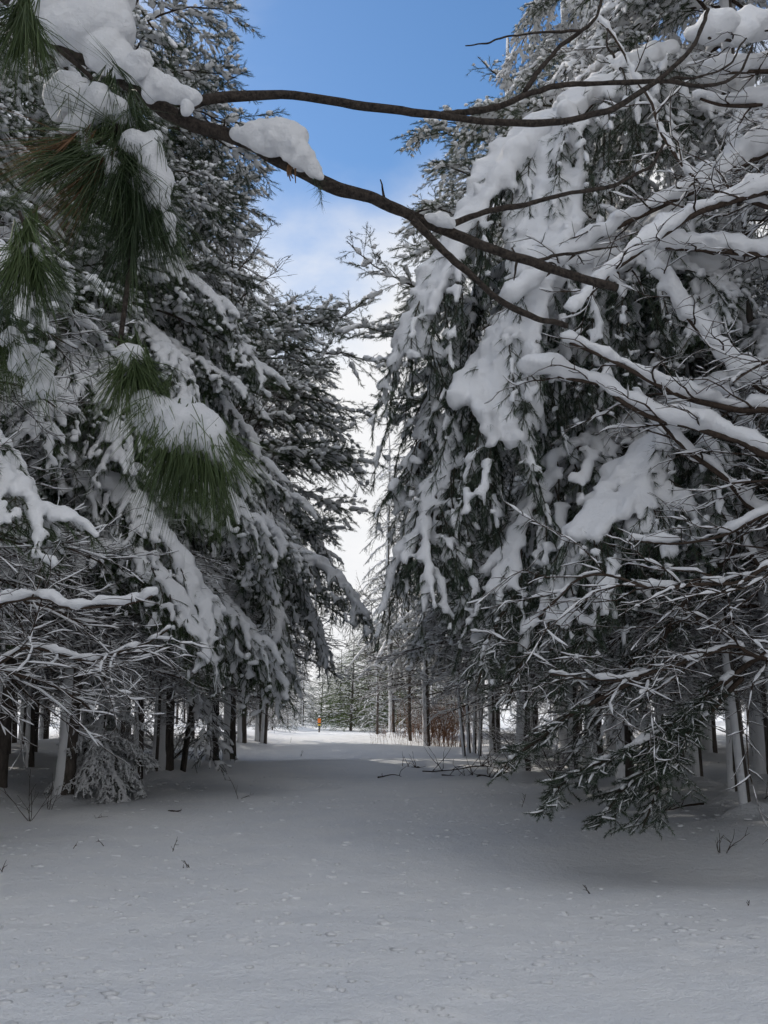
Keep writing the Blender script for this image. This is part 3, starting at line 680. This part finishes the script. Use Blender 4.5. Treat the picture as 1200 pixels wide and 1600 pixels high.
own_bough(NEARL, px_line([(-60, 1040), (40, 1015), (140, 1030), (210, 1010), (262, 985)], 10.5, 10.2), 0.03, 'dead', 591, s0=0.055, cover0=0.9, sec=0.9, vox=0.03)
own_bough(SLIM, px_line([(250, 1050), (300, 1075), (325, 1130), (328, 1200)], 22, 21.6), 0.03, 'spruce', 592, M_SPRUCE, cover0=0.5, cover1=0.4, sec=0.8)

# ------------------------------------------------------------------ the bare limb that crosses the picture close to the camera
def px_r(r, Y): return r * Y / FPX
def limb_tube(pts, Y0, Y1, r0, r1, seed, k=12, n=140, rough=0.12):
    P = smooth_line(px_line(pts, Y0, Y1), n); t = np.linspace(0, 1, n)
    for ax in (0, 2): P[:, ax] += px_r(5.0, (Y0 + Y1) / 2) * fnoise(np.stack((t * len(pts) * 1.1, t * 0 + ax, t * 0 + seed), -1), seed + ax, 3) * np.minimum(1, t * 6)
    g = Geo(); R = px_r(0.9, (Y0 + Y1) / 2) * (r0 + (r1 - r0) * t)
    R = R * (1 + rough * fnoise(np.stack((t * n * 0.12, t * 0, t * 0 + seed), -1), seed, 3) * 2)
    add_tube(g, P, R, k)
    g.V[0] = g.V[0] + fnoise(g.V[0] * 60, seed, 2)[:, None] * R.mean() * 0.22 * rng.normal(0, 1, 3)
    return g.mesh('limb', M_LIMB), P, R
def px_blobs(lst, Y, grow=1.18):
    out = []
    for b in lst:
        x, y, rx, ry = b[:4]; dY = b[4] if len(b) > 4 else 0.0
        c = cam_point(x, y, Y + dY); R = np.array((px_r(rx * grow, Y), px_r((rx + ry) / 2, Y) * 0.9 * grow, px_r(ry * grow, Y))); out.append((*c, *R))
        for q in range(4):      # crumbs
            d = unit(rng.normal(0, 1, 3)); out.append((*(c + d * R * rng.uniform(0.75, 0.95)), *(R * rng.uniform(0.15, 0.4))))
    return np.array(out)
LIMB_T = tag(empty('overhanging_limb', cam_point(-40, -60, 2.5)), 'bare dark limb crossing the upper picture close by, snow heaped on it', 'branch')
def at_limb(o):
    o.location = -Vector(LIMB_T.location); return o
YL0, YL1 = 2.5, 3.1
m, PM, RM = limb_tube([(-40, -60), (12, -8), (60, 42), (130, 88), (200, 128), (262, 172), (310, 196), (380, 222), (440, 252), (505, 284), (570, 306), (620, 330), (680, 354), (750, 382), (820, 406), (900, 432), (964, 449)], YL0, YL1, 17, 8.5, 1, n=200)
stem = at_limb(add_object('main_limb', m, LIMB_T))
forks = [([(285, 178), (305, 160), (345, 151), (420, 148), (510, 156), (600, 170), (690, 180), (760, 189), (840, 192), (905, 186), (962, 168), (1010, 138), (1058, 100), (1090, 58), (1106, 15)], 2.62, 3.1, 10, 4),
         ([(690, 180), (760, 171), (820, 150), (872, 135), (945, 130), (1040, 128), (1100, 133), (1150, 118), (1175, 70)], 2.85, 3.2, 7, 2.5),
         ([(645, 343), (690, 390), (732, 428), (785, 472), (835, 496), (885, 508)], 2.9, 3.0, 8, 5),
         ([(700, 352), (760, 331), (820, 319), (885, 302), (960, 286), (1015, 262), (1035, 225)], 2.95, 3.2, 6, 2.5), ([(835, 408), (880, 397), (925, 390), (965, 388)], 3.03, 3.1, 4, 1.5),
         ([(820, 142), (842, 110), (868, 80), (905, 52), (930, 25), (942, -10)], 2.95, 3.1, 5, 3), ([(910, 48), (860, 50), (800, 58), (760, 66), (727, 70)], 3.0, 3.0, 3, 1.2),
         ([(1032, 130), (1060, 122), (1090, 120), (1140, 100), (1165, 60)], 3.1, 3.2, 3, 1.5), ([(960, 90), (948, 70), (947, 45)], 3.05, 3.05, 2.5, 1.2)]
for i, (pts, a, b, r0, r1) in enumerate(forks):
    m, _, _ = limb_tube(pts, a, b, r0, r1, 20 + i, 8, 70); at_limb(add_object('side_branch', m, LIMB_T))
g_rng = np.random.default_rng(9)
for q in range(26):      # short dead stubs and spurs
    j = int(g_rng.integers(25, 195)); d = unit(g_rng.normal(0, 1, 3) + np.array((0.3, 0, 0.2))); L = px_r(g_rng.uniform(14, 46), 2.8)
    g = Geo(); add_tube(g, strand(PM[j], d, L, 5, 0.3, g_rng, 0.16), np.linspace(px_r(3.2, 2.8), px_r(1.1, 2.8), 6), 5); at_limb(add_object('stub', g.mesh('stub', M_LIMB), LIMB_T))
heaps = [px_blobs([(60, 0, 40, 45), (100, -10, 60, 60, .05), (160, -5, 52, 60, .08), (175, 45, 38, 55, .05), (130, 40, 50, 45, .03), (95, 38, 36, 30), (165, 82, 34, 34, .02), (190, 95, 24, 30, .02), (60, 20, 24, 24), (215, 105, 20, 22), (222, 95, 14, 20, .04)], 2.55),
         px_blobs([(215, 112, 22, 22), (240, 128, 20, 20), (262, 140, 22, 19), (280, 148, 22, 17), (298, 155, 17, 14), (292, 170, 10, 14, -.05), (235, 140, 16, 16)], 2.58),
         px_blobs([(375, 208, 14, 9), (400, 212, 26, 19), (430, 214, 32, 28), (452, 220, 28, 32), (470, 244, 22, 25), (488, 264, 14, 14), (500, 274, 9, 9), (420, 228, 30, 16), (440, 200, 20, 16), (412, 196, 12, 9)], 2.72),
         px_blobs([(672, 340, 11, 9), (688, 343, 16, 12), (702, 349, 10, 8)], 2.93)]
for i, h in enumerate(heaps): at_limb(add_object('snow_heap', snow_mesh('snow_heap', h, 0.006, M_SNOW_NEAR, 40 + i, 1.3, 24.0, soft=5, cut=0.8), LIMB_T))
g = Geo()
for q in range(4): add_tube(g, smooth_line(px_line([(451 + 4 * q, 258), (449 + 4 * q - 2 * (q % 3), 268), (450 + 4 * q, 276 + (q * 7) % 11)], 2.72), 5), px_r(np.linspace(2.4, 0.8, 5), 2.7), 4)
at_limb(add_object('torn_bark', g.mesh('torn_bark', M_BROWN), LIMB_T))
g = Geo(); pp = px_line([(492, 285), (498, 300), (503, 318)], 2.73); add_needles(g, pp, np.tile(np.array((0.1, 0, -1.0)), (3, 1)), 30, 0.04, 0.0016, 0.5, rng)
at_limb(add_object('needle_tuft', g.mesh('needle_tuft', M_PINE, False), LIMB_T))

# ------------------------------------------------------------------ long-needled sprays hanging close by at the upper left
def spray(label, twigs, tufts, snow, Y, seed, voxel=0.006):
    base = cam_point(*twigs[0][0][0], Y); t = tag(empty('pine_spray', base), label, 'pine branch', 'long-needled pine sprays hanging near the camera')
    rr = np.random.default_rng(seed)
    for pts, r0, r1 in twigs:
        P = smooth_line(px_line(pts, Y, Y), 24); gg = Geo(); add_tube(gg, P, px_r(np.linspace(r0, r1, 24), Y), 7)
        add_object('twig', gg.mesh('twig', M_LIMB), t).location = -Vector(base)
    for (x, y, dx, dy, ln, n, sp, *mt) in tufts:
        n = int(n * 2.2); ln *= 1.2; gg = Geo(); m = max(6, n // 9); L = px_r(ln, Y)
        d = unit(np.array((dx, rr.normal(0, 0.25), -dy), float)); c = cam_point(x, y, Y)
        f = rr.uniform(0, 1, m); pos = c - d * (f * L * 0.45)[:, None] + rr.normal(0, L * 0.06, (m, 3))
        ax = unit(d + rr.normal(0, sp * 1.25, (m, 3)))          # fascicles point their own way
        add_needles(gg, pos, ax, n // m, L, 0.0017, 0.13, rr, L * 0.06, 0.08, curve=True)
        add_object('needles', gg.mesh('needles', mt[0] if mt else M_NEAR, False), t).location = -Vector(base)
        PENDING[-1]['kind'] = 'stuff'
    if snow:        # some needles stick out through and over the snow
        gg = Geo(); bl = [b for b in snow for q in range(16)]
        pos = np.array([cam_point(b[0] + rr.normal(0, b[2] * 0.55), b[1] + rr.normal(0, b[3] * 0.5), Y - px_r(b[2], Y) * 0.8) for b in bl])
        add_needles(gg, pos, np.tile(np.array((0.15, -0.15, -1.0)), (len(pos), 1)), 1, px_r(75, Y), 0.0016, 0.4, rr, 0.01, 0.0, curve=True)
        add_object('stray_needles', gg.mesh('stray_needles', M_NEAR, False), t).location = -Vector(base); PENDING[-1]['kind'] = 'stuff'
    if snow: add_object('snow', snow_mesh('spray_snow', px_blobs(snow, Y), voxel, M_SNOW_NEAR, seed, 1.3, 24.0, soft=4, cut=0.8), t).location = -Vector(base)
    return t
spray('dark long-needled tuft hanging under the limb at the top left corner', [([(30, 20), (38, 45), (40, 60)], 4, 3)],
      [(38, 40, -0.1, 1, 120, 110, 0.28), (20, 20, -0.5, 1, 120, 70, 0.3), (60, 50, 0.4, 1, 95, 60, 0.25)], [], 2.0, 1)
spray('longest hanging pine spray with fanned green and rusty needles, upper left', [([(95, 80), (150, 130), (185, 200), (203, 300), (207, 380), (196, 470), (184, 560)], 4, 4.5), ([(185, 200), (140, 230), (90, 240), (50, 225)], 3, 2), ([(203, 300), (235, 330), (262, 390)], 3, 2)],
      [(170, 150, 0.05, 1, 100, 90, 0.28), (205, 180, 0.25, 1, 105, 90, 0.28), (120, 235, -0.9, 0.55, 150, 130, 0.25), (90, 238, -1, 0.35, 130, 60, 0.25, M_BROWN), (150, 265, -0.5, 1, 165, 170, 0.28), (190, 280, -0.1, 1, 165, 190, 0.26), (215, 300, 0.35, 1, 150, 140, 0.24),
       (140, 280, -0.75, 0.8, 140, 40, 0.2, M_BROWN), (240, 335, 0.3, 1, 120, 110, 0.24), (200, 400, -0.3, 1, 120, 80, 0.3)],
      [(105, 150, 38, 34), (150, 165, 34, 32), (125, 200, 22, 24), (185, 175, 20, 24), (140, 228, 14, 13), (165, 245, 20, 22), (180, 270, 18, 22), (176, 295, 12, 18), (210, 225, 24, 24), (235, 250, 24, 30), (250, 280, 18, 30), (245, 315, 18, 18), (262, 350, 13, 20), (270, 375, 9, 14), (215, 290, 14, 20), (240, 215, 14, 14)], 2.15, 2)
spray('green needle spray below the fanned one at the left edge', [([(30, 330), (45, 380), (42, 420)], 3, 3)],
      [(42, 395, -0.2, 1, 125, 120, 0.3), (55, 405, 0.35, 1, 120, 110, 0.28), (20, 410, -0.6, 1, 110, 60, 0.3)], [(48, 392, 16, 12), (58, 402, 12, 9)], 2.0, 3)
spray('lowest green needle tuft cut off by the left edge', [([(-30, 480), (0, 520), (20, 545)], 3, 2.5)],
      [(5, 530, 0.1, 1, 110, 100, 0.35), (25, 545, 0.5, 0.8, 95, 70, 0.3)], [(20, 528, 20, 14), (38, 560, 22, 26), (62, 578, 20, 22), (75, 605, 15, 20), (55, 610, 14, 16)], 2.3, 4)
spray('needle tuft with one small cap of snow above the big snow pad', [([(184, 552), (192, 560), (205, 575)], 4, 3)],
      [(205, 575, -0.05, 1, 115, 120, 0.22), (215, 575, 0.55, 1, 100, 90, 0.24), (200, 570, -0.45, 1, 85, 50, 0.22)], [(205, 552, 20, 13), (212, 565, 14, 10), (198, 575, 10, 20)], 2.1, 5)
spray('drooping pine spray under a big pad of snow, left of the centre', [([(205, 590), (235, 625), (275, 650), (320, 690)], 4, 3)],
      [(265, 690, -0.35, 1, 125, 120, 0.2), (295, 700, -0.05, 1, 135, 170, 0.17), (330, 705, 0.2, 1, 130, 150, 0.18), (345, 695, 0.55, 1, 105, 70, 0.2), (240, 640, -0.4, 1, 100, 60, 0.25)],
      [(232, 632, 26, 20), (258, 645, 34, 26), (290, 660, 40, 30), (320, 678, 36, 32), (340, 700, 24, 26), (275, 685, 34, 22), (300, 695, 36, 18), (240, 660, 24, 22), (352, 722, 12, 14)], 2.1, 6)
# ------------------------------------------------------------------ thin stems and young growth along the edges
zp = [(1.6, 6.5, DEAD, 0.7, 3, 0.55), (7, 12, PINES, 1.0, 4, 0.8)]
def pole(px, py, Yd, r, H, label, seed, group, road, zones=zp, lean=(0, 0), Lmax=2.6, plaster=1.0, cat='tree stem', name='pine_pole'):
    p = cam_point(px, py, Yd)
    return full_tree(name, p[0], p[1], H, r, label, group, seed, zones, lean, Lmax, road, plaster, cat)
PR, PL = 'slim stems under the right-hand conifers', 'slim stems under the left-hand pines'
pole(975, 1250, 18.0, 0.09, 12, 'slim stem touching the thick twin-stemmed conifer on the right', 601, PR, -1, [(4, 9, DEAD, 0.8, 3, 0.7)], (0.02, 0))
pole(1168, 1290, 14.6, 0.06, 10, 'thin white-sided pole nearest the camera at lower right', 602, PR, -1, zp, (-0.03, 0))
pole(1147, 1262, 16.4, 0.06, 10, 'thin dark pole just left of the nearest white-sided one', 603, PR, -1, zp, (0.015, 0))
pole(1092, 1222, 20.5, 0.08, 11, 'slim stem halfway between hanging bough and right edge', 604, PR, -1, zp)
pole(1035, 1228, 20.5, 0.07, 11, 'slim stem directly right of the low hanging bough', 605, PR, -1, zp)
pole(897, 1208, 25.0, 0.09, 12, 'dark slim stem showing left above the low hanging bough', 606, PR, -1, zp)
pole(771, 1182, 35.5, 0.09, 12, 'single slim stem right of the thin stem clump', 607, PR, -1, zp)
for i, (dx, ln) in enumerate(((-6, -0.05), (-1, -0.02), (4, 0.02), (9, 0.05))):
    pole(735 + dx * 1.6, 1172 + (i % 2) * 2, 39.5 + 0.3 * i, 0.055, 9, 'thin leaning stem of the clump at the right track edge, %s' % ('leftmost', 'second from left', 'third from left', 'rightmost')[i], 610 + i, 'clump of thin stems', -1, [(3, 7.5, DEAD, 1.2, 2, 0.7)], (ln, 0))
pole(48, 1195, 27, 0.08, 12, 'slim stem between the two big pines at left edge', 621, PL, 1, zp)
pole(242, 1205, 26, 0.06, 11, 'thin stem close behind the slim pine by the sapling', 622, PL, 1, zp)
pole(412, 1160, 47, 0.12, 13, 'slender stem beside the last left pines', 623, PL, 1, [(4, 10, DEAD, 0.9, 3, 0.8)])
p = cam_point(160, 1225, 19.8)
full_tree('spruce_sapling', p[0], p[1], 3.1, 0.035, 'small spruce sapling caked in snow between left trunks', None, 630, [(0.15, 2.9, SPRUCE + ['laden1'], 0.28, 5, 1.0)], Lmax=1.15, cat='sapling', top=0.1)

# ------------------------------------------------------------------ the sunlit clearing at the end of the track
make_proto('gpine', 'pine', 3.4, 0.3, 0.35, 91, M_YOUNG, lod=1, vox=0.1, cover0=0.25, cover1=0.18, cover2=0.1, tuft=0.05, nper=8)
make_proto('wpine', 'pine', 3.4, 0.2, 0.45, 92, M_PINE, lod=1, vox=0.09, s0=0.09, s1=0.075, s2=0.06, cover1=0.6, cover2=0.5)
finish_lod()
GREEN = make_lod_tree(7, 0.09, 701, [(0.25, 6.9, ['gpine'], 0.34, 6, 1.0)], 2.9, 0.08, M_YOUNG, plaster=0.2)
WHITE = make_lod_tree(7, 0.09, 702, [(0.4, 6.9, ['wpine'], 0.4, 5, 1.0)], 2.2, 0.1, M_PINE)
def spot(px, Y): return (px - 600) / FPX * Y / math.cos(PITCH) * 1.0
for i, (px, Y, s, v, lab) in enumerate([
    (550, 76, 1.0, GREEN, 'green young pine nearly free of snow at the end of track'), (575, 84, 1.45, GREEN, 'taller darker green pine behind the nearly snowless one'), (532, 96, 1.0, GREEN, 'small green pine left of the taller green ones'),
    (590, 70, 0.7, WHITE, 'frosted young pine between green pine and lone trunk'), (432, 66, 0.8, WHITE, 'frosted young pine left of the orange marker'), (455, 74, 0.75, WHITE, 'second frosted young pine left of the orange marker'),
    (478, 84, 0.8, WHITE, 'frosted pine directly behind the orange marker'), (415, 80, 1.0, WHITE, 'tall frosted pine at the clearing left end'), (640, 72, 1.3, GREEN, 'broad green pine right of the lone trunk'),
    (672, 66, 1.2, WHITE, 'frosted pine among the reddish brush'), (606, 92, 1.7, GREEN, 'tall green pine behind the lone trunk'), (505, 108, 0.9, GREEN, 'far green pine left of the track vanishing point'), (655, 98, 1.9, GREEN, 'tallest green pine far behind the brush'), (700, 85, 1.6, WHITE, 'tall frosted pine far right of the clearing')]):
    place_lod_tree(v, 'young_pine', spot(px, Y), Y, s, lab, 'young pines around the clearing', i * 1.3, 'young pine', False)
place_lod_tree(MID[1], 'pine_tree', spot(612, 57), 57, 0.85, 'lone pine with bare brown trunk at the edge of the clearing', None, 2.2, 'pine tree')
wood(-42, -12, 84, 140, 26, 'distant snowy pine at the left end of the clearing', 'far pines left of the clearing', 3.0)
wood(16, 45, 66, 140, 26, 'distant snowy pine behind the brush right of the clearing', 'far pines right of the clearing', 3.0)
for (x, y) in ((-7.5, 92), (-4, 118), (4, 112), (-11, 84), (0.5, 150), (-3, 160), (6, 140), (8.5, 95)):
    place_lod_tree(WHITE, 'young_pine', x, y, 0.9 + 0.5 * ((x * 7 + y) % 3) / 3, 'low frosted pine closing the far end of the track', 'frosted pines at the far end', x, 'young pine', False)

# red-brown brush: bare upright stems
def brush_mesh(seed, h, n):
    rr = np.random.default_rng(seed); g = Geo()
    for q in range(n):
        a = rr.uniform(0, 6.28); p0 = np.array((rr.normal(0, 0.45), rr.normal(0, 0.45), -0.1)); L = h * rr.uniform(0.5, 1.1)
        P = strand(p0, (0.22 * math.cos(a), 0.22 * math.sin(a), 1), L, 7, -0.02, rr, 0.06); add_tube(g, P, np.linspace(0.012, 0.004, 8), 3)
        for w in range(5):
            j = rr.integers(2, 7); d = unit(rr.normal(0, 0.6, 3) + np.array((0, 0, 0.9)))
            add_tube(g, strand(P[j], d, L * rr.uniform(0.15, 0.35), 4, 0, rr, 0.1), np.linspace(0.008, 0.004, 5), 3)
    return g
BR = []
for i in range(3):
    g = brush_mesh(800 + i, 2.2, 11); bl = []
    for V in g.V[::4]:
        if len(V) > 20: blobs_on(bl, V[1::3][:7], 0.035, 0.4, rng)
    BR.append((g.mesh('stems', M_RED), snow_mesh('stem_snow', np.concatenate(bl), 0.03, M_SNOW, i)))
r8 = np.random.default_rng(88)
for i in range(30):
    Y = r8.uniform(44, 60); px = r8.uniform(625, 715) if i > 4 else r8.uniform(590, 640); x = spot(px, Y)
    t = tag(empty('brush', (x, Y, gz(x, Y)), r8.uniform(0, 6)), 'clump of red-brown leafless brush right of the lone trunk', 'bush', 'red-brown brush by the clearing')
    s = r8.uniform(0.6, 1.15) * (1 if px > 632 else 0.45); t.scale = (s, s, s)
    m, sm = BR[i % 3]; b = add_object('stems', m, t); add_object('snow', sm, b)

# frosted leafless shrubs: snow-coated twigs fanning from the ground
def shrub(x, y, s, label, seed, group='frosted shrubs at the edge of the wood'):
    rr = np.random.default_rng(seed); t = tag(empty('frosted_shrub', (x, y, gz(x, y))), label, 'shrub', group)
    for q in range(7): place_bough(t, DEAD[q % 3], (0, 0, 0.05), q * 0.9 + rr.normal(0, 0.2), -rr.uniform(0.6, 1.25), s * rr.uniform(0.8, 1.2), name='stem')
for i, (px, Y, s, lab) in enumerate([(690, 52, 0.8, 'frosted leafless shrub in front of the reddish brush'), (655, 58, 0.7, 'frosted leafless shrub beside the lone trunk'), (425, 60, 0.7, 'frosted leafless shrub right of the last left trunk'), (380, 52, 0.6, 'frosted leafless shrub between the last left trunks'),
                                     (800, 33, 0.6, 'snowy leafless shrub on right edge past the twig pile'), (850, 24, 0.5, 'snowy leafless shrub behind the low hanging bough'), (280, 30, 0.5, 'snowy leafless shrub between left trunks halfway along'), (200, 25, 0.45, 'snowy leafless shrub right behind the sapling')]):
    shrub(spot(px, Y), Y, s, lab, 850 + i)

# orange trail marker on its post
mk = tag(empty('trail_marker', (spot(503, 70), 70, gz(spot(503, 70), 70))), 'small orange marker board on a dark post at track end', 'sign')
def box(g, c, h):
    c = np.array(c); h = np.array(h); V = np.array([(x, y, z) for x in (-1, 1) for y in (-1, 1) for z in (-1, 1)]) * h + c
    g.add(V, None, [(0, 1, 3, 2), (4, 6, 7, 5), (0, 4, 5, 1), (2, 3, 7, 6), (0, 2, 6, 4), (1, 5, 7, 3)])
g = Geo(); add_tube(g, [(0, 0, -0.2), (0, 0, 0.5), (0, 0, 1.05)], 0.05, 8); add_object('post', g.mesh('post', M_BARK), mk)
def _or(n, l, b):
    a = noise_node(n, l, 5, 3); r = ramp(n, [(0.3, (0.75, 0.16, 0.02)), (0.7, (0.85, 0.24, 0.03))]); l.new(a.outputs[0], r.inputs[0]); l.new(r.outputs[0], b.inputs['Base Color']); b.inputs['Roughness'].default_value = 0.5
g = Geo(); box(g, (0, -0.07, 0.78), (0.11, 0.012, 0.15)); add_object('board', g.mesh('board', material('orange board', _or), False), mk)
g = Geo(); box(g, (0, -0.085, 0.50), (0.10, 0.010, 0.05)); add_object('arrow_plate', g.mesh('plate', material('yellow plate', lambda n, l, b: b.inputs['Base Color'].__setattr__('default_value', (0.7, 0.5, 0.05, 1))), False), mk)
add_object('snow_cap', snow_mesh('cap', np.array([(0, -0.03, 1.07, 0.10, 0.09, 0.06)]), 0.02, M_SNOW), mk)

# leafless trees whose twigs show against the cloud
def bare_tree(px, Y, H, seed, label, lean):
    rr = np.random.default_rng(seed); x = spot(px, Y); t = tag(empty('bare_tree', (x, Y, gz(x, Y))), label, 'leafless tree')
    g = Geo(); tr = strand((0, 0, -0.3), (lean, 0, 1), H, 16, -0.01, rr, 0.04); add_tube(g, tr, np.linspace(0.09, 0.01, 17), 7); add_object('trunk', g.mesh('trunk', M_BARK), t)
    for q in range(22):
        j = int(rr.integers(5, 16)); a = rr.uniform(0, 6.28); d = (math.cos(a) * 0.8, math.sin(a) * 0.8, rr.uniform(0.6, 1.3)); L = H * 0.3 * (1.25 - j / 17) * rr.uniform(0.7, 1.3)
        g = Geo(); P = strand(tr[j], d, L, 9, -0.05, rr, 0.1); add_tube(g, P, np.linspace(0.026, 0.006, 10), 5)
        for w in range(9):
            k = int(rr.integers(2, 9)); P2 = strand(P[k], unit(P[k] - P[k - 1]) + rr.normal(0, 0.5, 3), L * rr.uniform(0.2, 0.45), 6, -0.05, rr, 0.12); add_tube(g, P2, np.linspace(0.010, 0.004, 7), 3)
            for v in range(3):
                m = int(rr.integers(2, 6)); add_tube(g, strand(P2[m], unit(P2[m] - P2[m - 1]) + rr.normal(0, 0.5, 3), L * rr.uniform(0.08, 0.2), 4, 0, rr, 0.12), np.linspace(0.008, 0.004, 5), 3)
        add_object('branch', g.mesh('branch', M_TWIG), t)
bare_tree(640, 50, 13, 901, 'leafless tree with fine twigs against the cloud in the gap', -0.03)
bare_tree(300, 29, 15.5, 902, 'leafless tree with thin twigs against blue sky, upper left', 0.08)
bare_tree(590, 66, 11, 903, 'leafless tree further back in the gap, fainter twigs', 0.0)

# ------------------------------------------------------------------ twigs, weeds and fallen snow on the ground
def on_ground(px, py):
    lo, hi = 4.0, 120.0
    for _ in range(40):
        m = (lo + hi) / 2; p = cam_point(px, py, m)
        if p[2] > gz(p[0], p[1]): lo = m
        else: hi = m
    p = cam_point(px, py, lo); return p[0], p[1], gz(p[0], p[1])
def weed(px, py, h, n, label, seed, spread=0.5, group='bare weeds poking out of the snow'):
    rr = np.random.default_rng(seed); x, y, z = on_ground(px, py); g = Geo(); h = h * y / FPX
    for q in range(n):
        P = strand((rr.normal(0, 0.03), rr.normal(0, 0.03), -0.05), (rr.normal(0, spread), rr.normal(0, spread), 1), h * rr.uniform(0.5, 1.1), 6, 0.1, rr, 0.12); add_tube(g, P, np.linspace(0.006, 0.0025, 7), 4)
        for w in range(2 if n > 1 else 3):
            j = int(rr.integers(2, 6)); add_tube(g, strand(P[j], unit(P[j] - P[j - 1]) + rr.normal(0, 0.6, 3), h * 0.3, 4, 0, rr, 0.1), np.linspace(0.004, 0.002, 5), 3)
    tag(add_object('weed', g.mesh('weed', M_TWIG), None, (x, y, z)), label, 'weed', group)
for i, (px, py, h, n, lab) in enumerate([(45, 1283, 95, 5, 'tall branching weed in front of the leftmost pine'), (75, 1265, 55, 3, 'shorter weed right of the tall one at left'), (372, 1248, 38, 2, 'bent weed on the track below the last left trunks'), (300, 1356, 22, 3, 'small weed on the track, left of the centre foreground'),
    (268, 1330, 28, 1, 'single upright grass stalk left of the track middle'), (168, 1322, 20, 1, 'tiny stalk at left below the sapling'), (106, 1325, 22, 2, 'small bent stalk left of the tiny one'), (10, 1362, 30, 1, 'stalk at the very left edge of the foreground'), (142, 1278, 26, 1, 'upright stalk at the foot of the leaning pine'),
    (812, 1262, 26, 1, 'dark stub left of the low hanging bough'), (933, 1396, 24, 2, 'short stalk on the snow below the hanging bough'), (1130, 1332, 55, 4, 'forked weed at lower right below the poles'), (1192, 1245, 60, 3, 'weed at the right edge beside the poles'), (845, 1412, 14, 1, 'tiny stalk on the snow in the right foreground'), (1170, 1412, 18, 1, 'tiny stalk near the right edge of foreground'),
    (455, 1160, 18, 1, 'thin stalk on the track before the clearing'), (470, 1182, 14, 2, 'thin pair of stalks on the mid track')]):
    weed(px, py, h, n, lab, 1000 + i)
# half-buried fallen branches
def fallen(px, py, L, n, label, seed, ang):
    rr = np.random.default_rng(seed); x, y, z = on_ground(px, py); t = tag(empty('fallen_branch', (x, y, z)), label, 'branch', 'fallen branches lying on the snow'); L = L * y / FPX
    P = strand((0, 0, 0.02), (math.cos(ang), math.sin(ang) * 0.6, 0.12), L, 10, 0.25 / L, rr, 0.12); g = Geo(); add_tube(g, P, np.linspace(0.02, 0.006, 11), 5); add_object('stick', g.mesh('stick', M_TWIG), t)
    for q in range(n):
        j = int(rr.integers(1, 10)); g = Geo(); add_tube(g, strand(P[j], (rr.normal(0, 0.8), rr.normal(0, 0.8), rr.uniform(0.3, 1.2)), L * rr.uniform(0.2, 0.5), 5, 0.2, rr, 0.2), np.linspace(0.012, 0.004, 6), 4); add_object('twig', g.mesh('twig', M_TWIG), t)
fallen(660, 1206, 150, 18, 'twiggy fallen branch lying on the snow at the right track side', 1101, 0.1)
fallen(690, 1212, 120, 16, 'second fallen branch tangled behind the twiggy one', 1102, -0.3)
fallen(655, 1200, 60, 9, 'fallen twig at the left end of the branch pile', 1103, 2.4)
fallen(590, 1216, 40, 3, 'small loose twig on mid track left of the branch pile', 1104, 0.3)
fallen(1100, 1258, 70, 5, 'fallen twig among the poles at lower right', 1105, 2.9)
fallen(745, 1214, 90, 12, 'fallen branch at the right end of the pile', 1106, 0.7)
x, y, z = on_ground(274, 1268); g = Geo(); rr = np.random.default_rng(5)
for q in range(9): add_tube(g, strand((0, 0, 0.0), rr.normal(0, 1, 3) * np.array((1.3, 1, 0.5)) + np.array((0, 0, 0.4)), 0.12, 4, 0, rr, 0.2), np.linspace(0.016, 0.006, 5), 4)
tag(add_object('bark_scrap', g.mesh('bark_scrap', M_TWIG), None, (x, y, z)), 'dark scrap of bark lying on the snow left of centre', 'bark')

make_ground()

# lumps that dropped off the boughs and lie scattered over the snow
rr = np.random.default_rng(77); g = Geo(); n = 6000
ly = 4.5 + 24 * rr.uniform(0, 1, n) ** 1.5; lx = rr.uniform(-0.52, 0.52, n) * ly * 0.95
dens = fnoise(np.stack((lx * 0.5, ly * 0.35, lx * 0), -1), 12, 3) + rr.uniform(-0.35, 0.35, n); k = dens > -0.02; lx, ly = lx[k], ly[k]
lz = ground_z(lx, ly); r = 0.008 + 0.035 * rr.uniform(0, 1, len(lx)) ** 3
P0 = np.stack((lx, ly, lx * 0), -1); lz = lz + np.clip((30 - ly) / 18, 0, 1) * (0.020 * fnoise(P0 * 2.2, 31, 3) + 0.016 * fnoise(P0 * 5.5, 41, 2))
jit = 1 + rr.uniform(-0.35, 0.35, (len(lx), len(ICO0_V), 1))
V = ICO0_V[None] * jit * np.stack((r * rr.uniform(0.8, 1.8, len(r)), r * rr.uniform(0.8, 1.5, len(r)), r * 0.45), -1)[:, None] + np.stack((lx, ly, lz + r * 0.02), -1)[:, None]
F = (ICO0_F[None] + (np.arange(len(lx)) * len(ICO0_V))[:, None, None]).reshape(-1, 3); g.add(V.reshape(-1, 3), F)
tag(add_object('fallen_snow_lumps', g.mesh('fallen_snow_lumps', M_SNOW)), 'small lumps of fallen snow scattered over the track', 'snow', kind='stuff')

for o in PENDING: COL.objects.link(o)
